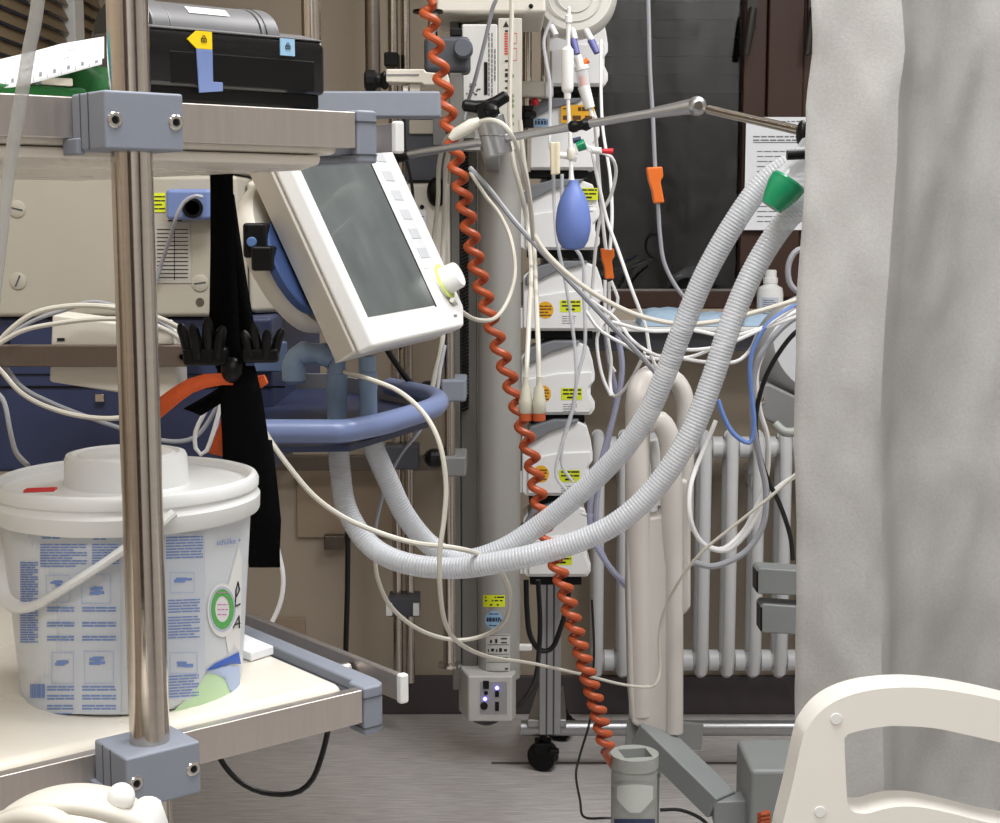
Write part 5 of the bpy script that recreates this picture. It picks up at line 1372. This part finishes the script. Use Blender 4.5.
# ================================================================ CABLES AND LINES
S = lambda w, Y: pm(w / 2, Y)
# left: cables looping round the ventilator rail
cable('cable', 'thick cream cable arching over the power supply box to the left edge', 'cable', [(-30, 372, 1.62), (-8, 350, 1.62), (10, 330, 1.62), (35, 313, 1.62), (70, 306, 1.62), (110, 307, 1.62), (150, 315, 1.63), (182, 330, 1.65), (196, 350, 1.66)], S(5.5, 1.62), CABLE, 'cables round the ventilator rail')
cable('cable', 'grey cable arching just under the thick cream one at the left', 'cable', [(-30, 360, 1.64), (5, 338, 1.64), (35, 320, 1.64), (65, 310, 1.64), (90, 302, 1.64), (115, 306, 1.64), (160, 322, 1.65), (186, 345, 1.66)], S(4.2, 1.64), CABLEG, 'cables round the ventilator rail')
cable('cable', 'cream cable crossing the front of the power supply box', 'cable', [(-30, 362, 1.6), (0, 343, 1.6), (25, 330, 1.6), (60, 323, 1.6), (100, 319, 1.6), (140, 321, 1.6), (170, 332, 1.61), (190, 348, 1.62)], S(4.8, 1.6), CABLE, 'cables round the ventilator rail')
cable('cable', 'white cable sagging below the ventilator rail to the right', 'cable', [(-20, 352, 1.66), (4, 366, 1.66), (22, 387, 1.66), (50, 402, 1.66), (85, 416, 1.66), (120, 428, 1.66), (160, 440, 1.66), (188, 440, 1.66), (204, 428, 1.66), (222, 398, 1.66)], S(4.5, 1.66), CABLEG, 'cables round the ventilator rail')
cable('cable', 'cream cable sagging below the rail toward the round post', 'cable', [(-20, 350, 1.64), (2, 372, 1.64), (20, 392, 1.64), (45, 406, 1.64), (80, 416, 1.64), (118, 418, 1.64), (160, 408, 1.65), (190, 385, 1.66)], S(5.2, 1.64), CABLE, 'cables round the ventilator rail')
cable('cable', 'thin grey cable dropping at the left edge onto the bucket rim', 'cable', [(-8, 388, 1.5), (4, 402, 1.48), (10, 430, 1.44), (16, 452, 1.38), (28, 466, 1.3)], S(5, 1.5), CABLEG)
cable('cable', 'white cable loop hanging behind the black straps above the bucket', 'cable', [(214, 395, 1.42), (205, 412, 1.42), (196, 430, 1.42), (195, 446, 1.42), (200, 454, 1.42), (206, 452, 1.42), (214, 430, 1.42), (222, 400, 1.42)], S(4.5, 1.42), CABLEW)
cable('cable', 'thin grey lead curving from the blue ventilator plug down the housing', 'cable', [(202, 197, 1.75), (195, 196, 1.745), (184, 202, 1.745), (176, 218, 1.745), (170, 238, 1.765), (162, 262, 1.785), (155, 284, 1.79)], S(4, 1.76), CABLEG)
cable('cable', 'black cable sagging under the lower trolley shelf over the floor', 'cable', [(212, 740, 1.2), (222, 762, 1.2), (240, 782, 1.2), (265, 793, 1.2), (295, 793, 1.2), (312, 780, 1.2), (322, 755, 1.2), (328, 730, 1.2), (330, 712, 1.2)], S(6, 1.2), CABLEK)
cable('cable', 'black cable falling straight down the wall below the tray', 'cable', [(333, 440, 3.3), (340, 470, 3.3), (347, 520, 3.3), (347.5, 580, 3.3), (346, 640, 3.3), (345, 690, 3.3)], S(5.5, 3.3), CABLEK)
cable('cable', 'white cable curling down the wall right of the black straps', 'cable', [(270, 500, 1.5), (277, 545, 1.5), (283, 575, 1.5), (281, 600, 1.5), (272, 622, 1.5), (262, 634, 1.5), (255, 650, 1.5)], S(5, 1.5), CABLEW)
cable('cable', 'cream cable running diagonally from the black straps under the hoses', 'cable', [(262, 425, 1.48), (270, 440, 1.45), (290, 468, 1.44), (315, 497, 1.44), (345, 518, 1.45), (380, 533, 1.46), (415, 543, 1.46), (455, 548, 1.46), (480, 555, 1.5), (500, 570, 1.6), (510, 595, 1.7), (505, 620, 1.8), (485, 635, 1.85), (455, 640, 1.85), (420, 630, 1.8), (392, 608, 1.75), (378, 580, 1.7), (374, 550, 1.7)], S(5.4, 1.46), CABLE)
cable('cable', 'thin grey lead climbing behind the right hose to the tray', 'cable', [(374, 555, 1.72), (375, 530, 1.73), (380, 505, 1.74), (386, 485, 1.74), (400, 455, 1.76), (420, 430, 1.8), (435, 400, 1.84), (440, 370, 1.88), (445, 345, 1.9)], S(4.2, 1.74), CABLEG)
cable('cable', 'long cream cable looping from the tray past the column foot toward the bed guard', 'cable', [(345, 372, 1.52), (372, 380, 1.46), (400, 392, 1.44), (425, 415, 1.42), (440, 445, 1.41), (446, 485, 1.41), (444, 520, 1.41), (440, 550, 1.41), (440, 590, 1.42), (446, 625, 1.45), (462, 645, 1.55), (490, 657, 1.8), (530, 663, 2.05), (580, 674, 2.2), (620, 684, 2.3), (645, 687, 2.33), (656, 684, 2.33), (660, 668, 2.34), (659, 640, 2.34), (664, 612, 2.33), (680, 580, 2.3), (702, 552, 2.28), (735, 525, 2.27), (770, 497, 2.26), (800, 470, 2.26)], S(4.8, 1.5), CABLE)
cable('cable', 'white cable leaving the display housing behind its control knob', 'cable', [(452, 300, 1.72), (462, 312, 1.8), (478, 320, 1.95), (495, 318, 2.05), (508, 300, 2.1), (515, 272, 2.12), (511, 240, 2.14), (500, 215, 2.2), (485, 195, 2.25), (470, 172, 2.3)], S(4.4, 2), CABLE)
cable('cable', 'cream cable hanging between the display edge and the tray', 'cable', [(444, 325, 1.95), (441, 350, 1.95), (435, 375, 1.95), (430, 400, 1.95)], S(5, 1.95), CABLE)
cable('cable', 'thin black cable dropping past the white rail end cap', 'cable', [(404, 118, 2.4), (405, 150, 2.4), (411, 180, 2.4), (413, 200, 2.4), (412, 240, 2.4), (405, 300, 2.4), (400, 350, 2.4)], S(3.2, 2.4), CABLEK)
cable('cable', 'black cable lying across between the display and the blue tray', 'cable', [(384, 345, 1.85), (395, 362, 1.85), (408, 380, 1.85), (425, 395, 1.9)], S(6, 1.85), CABLEK)
for k, (x, lb) in enumerate(((437, 'cream cable falling beside the cream device, nearest to the display'), (444, 'cream cable falling beside the cream device, nearest to the coiled cable'))):
    cable('cable', lb, 'cable', [(x + 22 - k * 4, 128, 2.2), (x + 9, 140, 2.25), (x + 2, 165, 2.35), (x + 1, 200, 2.4), (x - 3 + k * 2, 240, 2.45), (x - 2, 290, 2.45), (x - 4, 330, 2.45)], S(4.6, 2.35), CABLE, 'cables beside the cream device')
# plug piece on the support rod and the loop from it
t = thing('cable_plug', 'cream tapered plug lying on the support rod left of the barrel clamp', 'plug', at(462, 132, 1.8))
G().tube([at(450, 139, 1.8), at(456, 134, 1.8), at(472, 125, 1.8), at(480, 121, 1.8)], lambda i: (pm(3, 1.8), pm(6, 1.8), pm(6.4, 1.8), pm(4, 1.8))[i], 14).build('plug_body', CABLE, t)
G().tube(path([(478, 122, 1.8), (492, 120, 1.78), (505, 126, 1.77), (514, 140, 1.78), (520, 158, 1.85), (526, 180, 1.95), (530, 205, 2.0), (533, 240, 2.1)], .006), S(4.4, 1.8), 8).build('plug_lead', CABLE, t)
# cables down the pumps
cable('cable', 'cream cable falling from the top in front of the printed column panel', 'cable', [(516, -900, 2.3), (513, -200, 2.3), (512, -20, 2.3), (511.5, 30, 2.3), (510, 80, 2.3), (510, 120, 2.3), (513, 160, 2.3), (522, 195, 2.32), (528, 230, 2.34), (531, 270, 2.25), (529, 320, 2.12), (527, 360, 2.06), (526, 380, 2.05)], S(4.6, 2.3), CABLE, 'leads of the two plug connectors')
cable('cable', 'second cream lead down to the right hand plug connector', 'cable', [(520, 120, 2.33), (524, 160, 2.33), (530, 200, 2.34), (534, 245, 2.36), (536, 290, 2.22), (538, 340, 2.08), (539, 380, 2.05)], S(4.6, 2.3), CABLE, 'leads of the two plug connectors')
cable('cable', 'thin grey cable slanting across the printed panel at the top', 'cable', [(520, -900, 2.35), (510, -200, 2.35), (498, -20, 2.35), (492, 10, 2.36), (484, 45, 2.38), (475, 80, 2.4), (468, 102, 2.42), (462, 125, 2.42)], S(4, 2.36), CABLEG)
for x, lb in ((525.5, 'left cream plug connector with orange ring hanging by the coiled cable'), (539, 'right cream plug connector with orange ring hanging by the coiled cable')):
    t = thing('plug_connector', lb, 'plug', at(x, 421, 2.05), 'plug connectors by the coiled cable')
    o = at(x, 421, 2.05); s = pm(1, 2.05)
    G().lathe([(6.4 * s, 8 * s), (7 * s, 9 * s), (7 * s, 21 * s), (6 * s, 23 * s), (5 * s, 33 * s), (3.2 * s, 36 * s), (2.6 * s, 45 * s)], o, n=24).build('plug_body', mat('plug_cream', (186, 182, 164), .45), t)
    G().lathe([(5.6 * s, 0), (6.6 * s, 1 * s), (6.6 * s, 8 * s), (6 * s, 8.2 * s)], o, n=24).build('orange_ring', COIL, t)
cable('cable', 'thick grey cable slanting from the column down across the pumps to the bed guard', 'cable', [(470, 168, 2.3), (490, 190, 2.28), (515, 222, 2.25), (545, 255, 2.25), (580, 292, 2.26), (612, 326, 2.28), (640, 355, 2.3), (660, 378, 2.32)], S(5.4, 2.3), CABLEG)
cable('cable', 'thick cream cable swinging from the pumps across the sill to the curtain', 'cable', [(534, 235, 2.2), (548, 255, 2.2), (575, 280, 2.2), (605, 300, 2.2), (640, 316, 2.2), (680, 324, 2.2), (720, 321, 2.2), (760, 311, 2.2), (800, 299, 2.2), (825, 292, 2.2)], S(5, 2.2), CABLE)
for i, (pts, lb) in enumerate((
    ([(594, 116, 2.4), (597, 150, 2.42), (600, 190, 2.44), (603, 225, 2.45), (606, 250, 2.46)], 'white line from the leaning drip chamber down to the lower orange clamp'),
    ([(601, 40, 2.8), (601, 90, 2.75), (603, 130, 2.7), (610, 175, 2.6), (612, 215, 2.5), (610, 250, 2.48)], 'white line down the right side of the topmost pump'),
    ([(600, 152, 2.42), (612, 158, 2.42), (616, 172, 2.44), (611, 195, 2.46), (601, 215, 2.47), (596, 245, 2.48), (592, 290, 2.5), (590, 310, 2.5)], 'white line curling from the red clip back toward the pumps'),
    ([(592, 152, 2.43), (600, 190, 2.43), (607, 220, 2.43), (618, 250, 2.42), (632, 290, 2.4), (645, 325, 2.4), (650, 352, 2.4), (658, 372, 2.4)], 'white line slanting past the lower orange clamp toward the bed guard'),
    ([(605, 280, 2.5), (605, 310, 2.5), (607, 335, 2.5), (611, 360, 2.5), (610, 382, 2.5), (613, 396, 2.48), (622, 392, 2.46), (634, 375, 2.44), (645, 352, 2.42)], 'white line looping low under the sill left of the bed guard'),
    ([(611, 281, 2.5), (618, 300, 2.5), (612, 312, 2.5), (600, 328, 2.49), (597, 345, 2.48), (602, 375, 2.47), (611, 396, 2.46)], 'white line looping beside the pumps under the lower orange clamp'),
    ([(609, 282, 2.51), (609, 310, 2.52), (608, 335, 2.53), (609, 360, 2.54), (615, 372, 2.54)], 'white line straight below the lower orange clamp'),
    ([(590, 300, 2.46), (615, 318, 2.44), (632, 340, 2.42), (655, 355, 2.38), (680, 358, 2.36), (705, 362, 2.34), (735, 362, 2.32), (750, 350, 2.32), (762, 330, 2.3), (805, 300, 2.3)], 'white line sagging under the sill from the pumps to the curtain'),
    ([(585, 310, 2.5), (600, 330, 2.48), (625, 345, 2.46), (650, 358, 2.44), (690, 357, 2.42), (720, 345, 2.4), (760, 330, 2.38), (810, 312, 2.36)], 'thin white line crossing below the sill toward the grey device'),
    ([(612, 322, 2.36), (650, 331, 2.34), (690, 330, 2.34), (730, 336, 2.33), (770, 325, 2.32), (810, 308, 2.3)], 'thin white line just under the thick cream cable at the sill'),
    ([(676, 347, 2.32), (692, 350, 2.3), (725, 345, 2.3), (765, 328, 2.3), (810, 312, 2.3)], 'thin white line behind both hoses just below the sill edge'))):
    cable('drip_line', lb, 'line', pts, S(3.6, 2.45), CABLEW, 'thin white lines by the pumps', step=.01, n=7)
cable('drip_line', 'clear drip line hanging before the window through the upper orange clamp', 'line', [(646, -900, 2.46), (647, -200, 2.46), (648, -20, 2.46), (649, 30, 2.46), (650, 70, 2.46), (653, 120, 2.46), (655, 165, 2.458), (658, 205, 2.458), (660, 235, 2.46), (664, 262, 2.46), (675, 285, 2.46), (690, 305, 2.46), (700, 325, 2.46)], S(4, 2.46), CABLEG)
cable('drip_line', 'clear line running over the front of the left pump edges', 'line', [(551, 20, 2.6), (544, 40, 2.6), (546, 60, 2.6), (550, 85, 2.6), (550, 130, 2.6), (550, 145, 2.55), (553, 160, 2.4), (554, 200, 2.4), (557, 240, 2.4), (565, 280, 2.4), (570, 310, 2.4), (575, 350, 2.4), (576, 390, 2.4), (570, 420, 2.4), (560, 450, 2.4), (556, 475, 2.4), (566, 490, 2.4)], S(3.6, 2.45), LINE, 'clear lines over the pumps')
cable('drip_line', 'clear line running behind the blue bulb down the pumps', 'line', [(562, 174, 2.42), (562, 200, 2.42), (566, 235, 2.42), (582, 260, 2.42), (584, 300, 2.42), (585, 345, 2.42), (578, 375, 2.42), (572, 410, 2.42), (563, 440, 2.42), (562, 465, 2.42), (573, 482, 2.42)], S(3.6, 2.45), LINE, 'clear lines over the pumps')
cable('drip_line', 'lilac tinted tube dropping beside the pumps behind the bed guard', 'line', [(606, 330, 2.6), (610, 365, 2.6), (616, 400, 2.6), (608, 440, 2.6), (598, 490, 2.6), (596, 530, 2.6), (605, 560, 2.6), (625, 585, 2.6), (640, 600, 2.62)], S(6, 2.6), LILAC, 'lilac tubes beside the pumps')
cable('drip_line', 'lilac tinted tube curving in front of the radiator beside the lowest pump', 'line', [(618, 335, 2.58), (622, 370, 2.58), (615, 410, 2.58), (603, 455, 2.58), (590, 505, 2.58), (594, 540, 2.58), (612, 570, 2.58), (632, 590, 2.6)], S(6, 2.6), LILAC, 'lilac tubes beside the pumps')
cable('drip_line', 'short white line looping out right of the second lowest pump', 'line', [(585, 500, 2.95), (592, 496, 2.95), (597, 507, 2.95), (593, 516, 2.95), (580, 513, 2.95)], S(3.5, 2.95), CABLEW)
# right: bundle at the curtain
cable('cable', 'blue cable hanging in a loop before the radiator beside the curtain', 'cable', [(718, 400, 2.3), (723, 415, 2.3), (732, 432, 2.3), (745, 442, 2.3), (752, 440, 2.3), (754, 420, 2.3), (751, 390, 2.3), (750, 365, 2.3), (755, 345, 2.3), (770, 322, 2.3), (808, 298, 2.3)], S(5, 2.3), CABLEB)
cable('cable', 'thick grey cable curving down along the curtain edge to the radiator', 'cable', [(815, 305, 2.35), (785, 325, 2.35), (765, 348, 2.35), (755, 370, 2.35), (752, 400, 2.35), (754, 430, 2.35), (760, 460, 2.36), (766, 490, 2.36), (763, 525, 2.36), (745, 552, 2.36), (715, 566, 2.36), (692, 562, 2.36)], S(6.5, 2.35), CABLEG)
cable('cable', 'black cable curving beside the thick grey one and down to the bracket arms', 'cable', [(815, 318, 2.38), (790, 338, 2.38), (768, 372, 2.38), (757, 408, 2.38), (757, 440, 2.38), (766, 475, 2.38), (780, 505, 2.4), (790, 535, 2.42), (793, 560, 2.43)], S(5, 2.35), CABLEK)
cable('cable', 'white cable looping low in front of the radiator to the curtain', 'cable', [(805, 470, 2.4), (775, 490, 2.4), (760, 512, 2.4), (745, 535, 2.4), (728, 550, 2.4), (710, 548, 2.4), (697, 536, 2.4), (690, 515, 2.4), (690, 490, 2.42), (696, 468, 2.45), (706, 445, 2.46), (716, 420, 2.46)], S(5, 2.4), CABLEW)
cable('cable', 'white cable bowing from the sill down past the grey device', 'cable', [(815, 302, 2.42), (790, 316, 2.42), (770, 340, 2.42), (757, 372, 2.42), (760, 410, 2.42), (768, 440, 2.42), (766, 480, 2.43), (750, 520, 2.43), (738, 537, 2.43), (722, 549, 2.41), (706, 546, 2.41)], S(5, 2.4), CABLEW)
cable('cable', 'pale grey cable loop above the bottle at the curtain edge', 'cable', [(812, 248, 2.5), (798, 250, 2.5), (790, 260, 2.5), (788, 275, 2.5), (793, 288, 2.5), (812, 300, 2.5)], S(6, 2.5), CABLEG)
# dark cables under the pumps and on the floor
cable('cable', 'black cable loop hanging under the lowest pump left of the rack upright', 'cable', [(526, 580, 3.15), (527, 610, 3.15), (530, 635, 3.15), (540, 650, 3.15), (552, 648, 3.15), (560, 630, 3.15), (567, 605, 3.15), (570, 580, 3.15)], S(5.5, 3.15), CABLEK)
cable('cable', 'black cable falling from the pumps and curling under the column foot', 'cable', [(538, 580, 3.0), (540, 620, 3.0), (539, 650, 3.0), (535, 680, 2.95), (522, 702, 2.9), (505, 715, 2.85), (488, 723, 2.8), (472, 718, 2.75), (461, 706, 2.72)], S(5, 3), CABLEK)
cable('cable', 'thin black floor cable wandering left of the grey bed socket', 'cable', [(592, 600, 2.3), (594, 650, 2.3), (592, 690, 2.3), (590, 720, 2.28), (580, 755, 2.25), (576, 775, 2.2), (580, 800, 2.15), (584, 817, 2.1), (605, 818, 2.08), (612, 818, 2.08)], S(2.6, 2.2), CABLEK)
cable('cable', 'black cable snaking from the bed socket under the grey frame', 'cable', [(660, 810, 2.24), (680, 810, 2.24), (700, 818, 2.24), (712, 830, 2.24)], S(4, 2.24), CABLEK)
G().tube([at(764 + 5 * math.sin(k * .9), 812 + k * .55, 2.15 + .006 * math.cos(k * .9)) for k in range(60)], pm(2.4, 2.15), 8).solo('coiled_cable', COIL, 'short piece of orange coil peeking out left of the ivory bed end', 'cable')
# ================================================================ LIGHT AND CAMERA
def area(name, loc, size, power, rot=(0, 0, 0), col=(1, 1, 1)):
    l = bpy.data.lights.new(name, 'AREA'); l.shape = 'RECTANGLE'; l.size, l.size_y = size; l.energy = power; l.color = col
    o = bpy.data.objects.new(name, l); o.location = loc; o.rotation_euler = rot; COL.objects.link(o); return o
area('ceiling_lamp', (.0, .75, ZC - .03), (1.0, .5), 30)
area('ceiling_lamp', (.2, -.7, ZC - .03), (1.2, .6), 24)
area('ceiling_lamp', (.9, 2.0, ZC - .03), (1.0, .5), 32)
w = bpy.data.worlds.new('night'); SC.world = w; w.use_nodes = True
w.node_tree.nodes['Background'].inputs['Color'].default_value = (.02, .022, .03, 1)
cam = bpy.data.cameras.new('camera'); cam.sensor_width = 36; cam.lens = 54; cam.sensor_fit = 'HORIZONTAL'; cam.clip_start = .02
co = bpy.data.objects.new('camera', cam); COL.objects.link(co)
co.location = (0, 0, H); co.rotation_euler = (PI / 2 - PITCH, 0, 0)
SC.camera = co
SC.view_settings.view_transform = 'Standard'; SC.view_settings.look = 'None'
SC.view_settings.gamma = 1; SC.view_settings.use_curve_mapping = False
SC.view_settings.exposure = .25
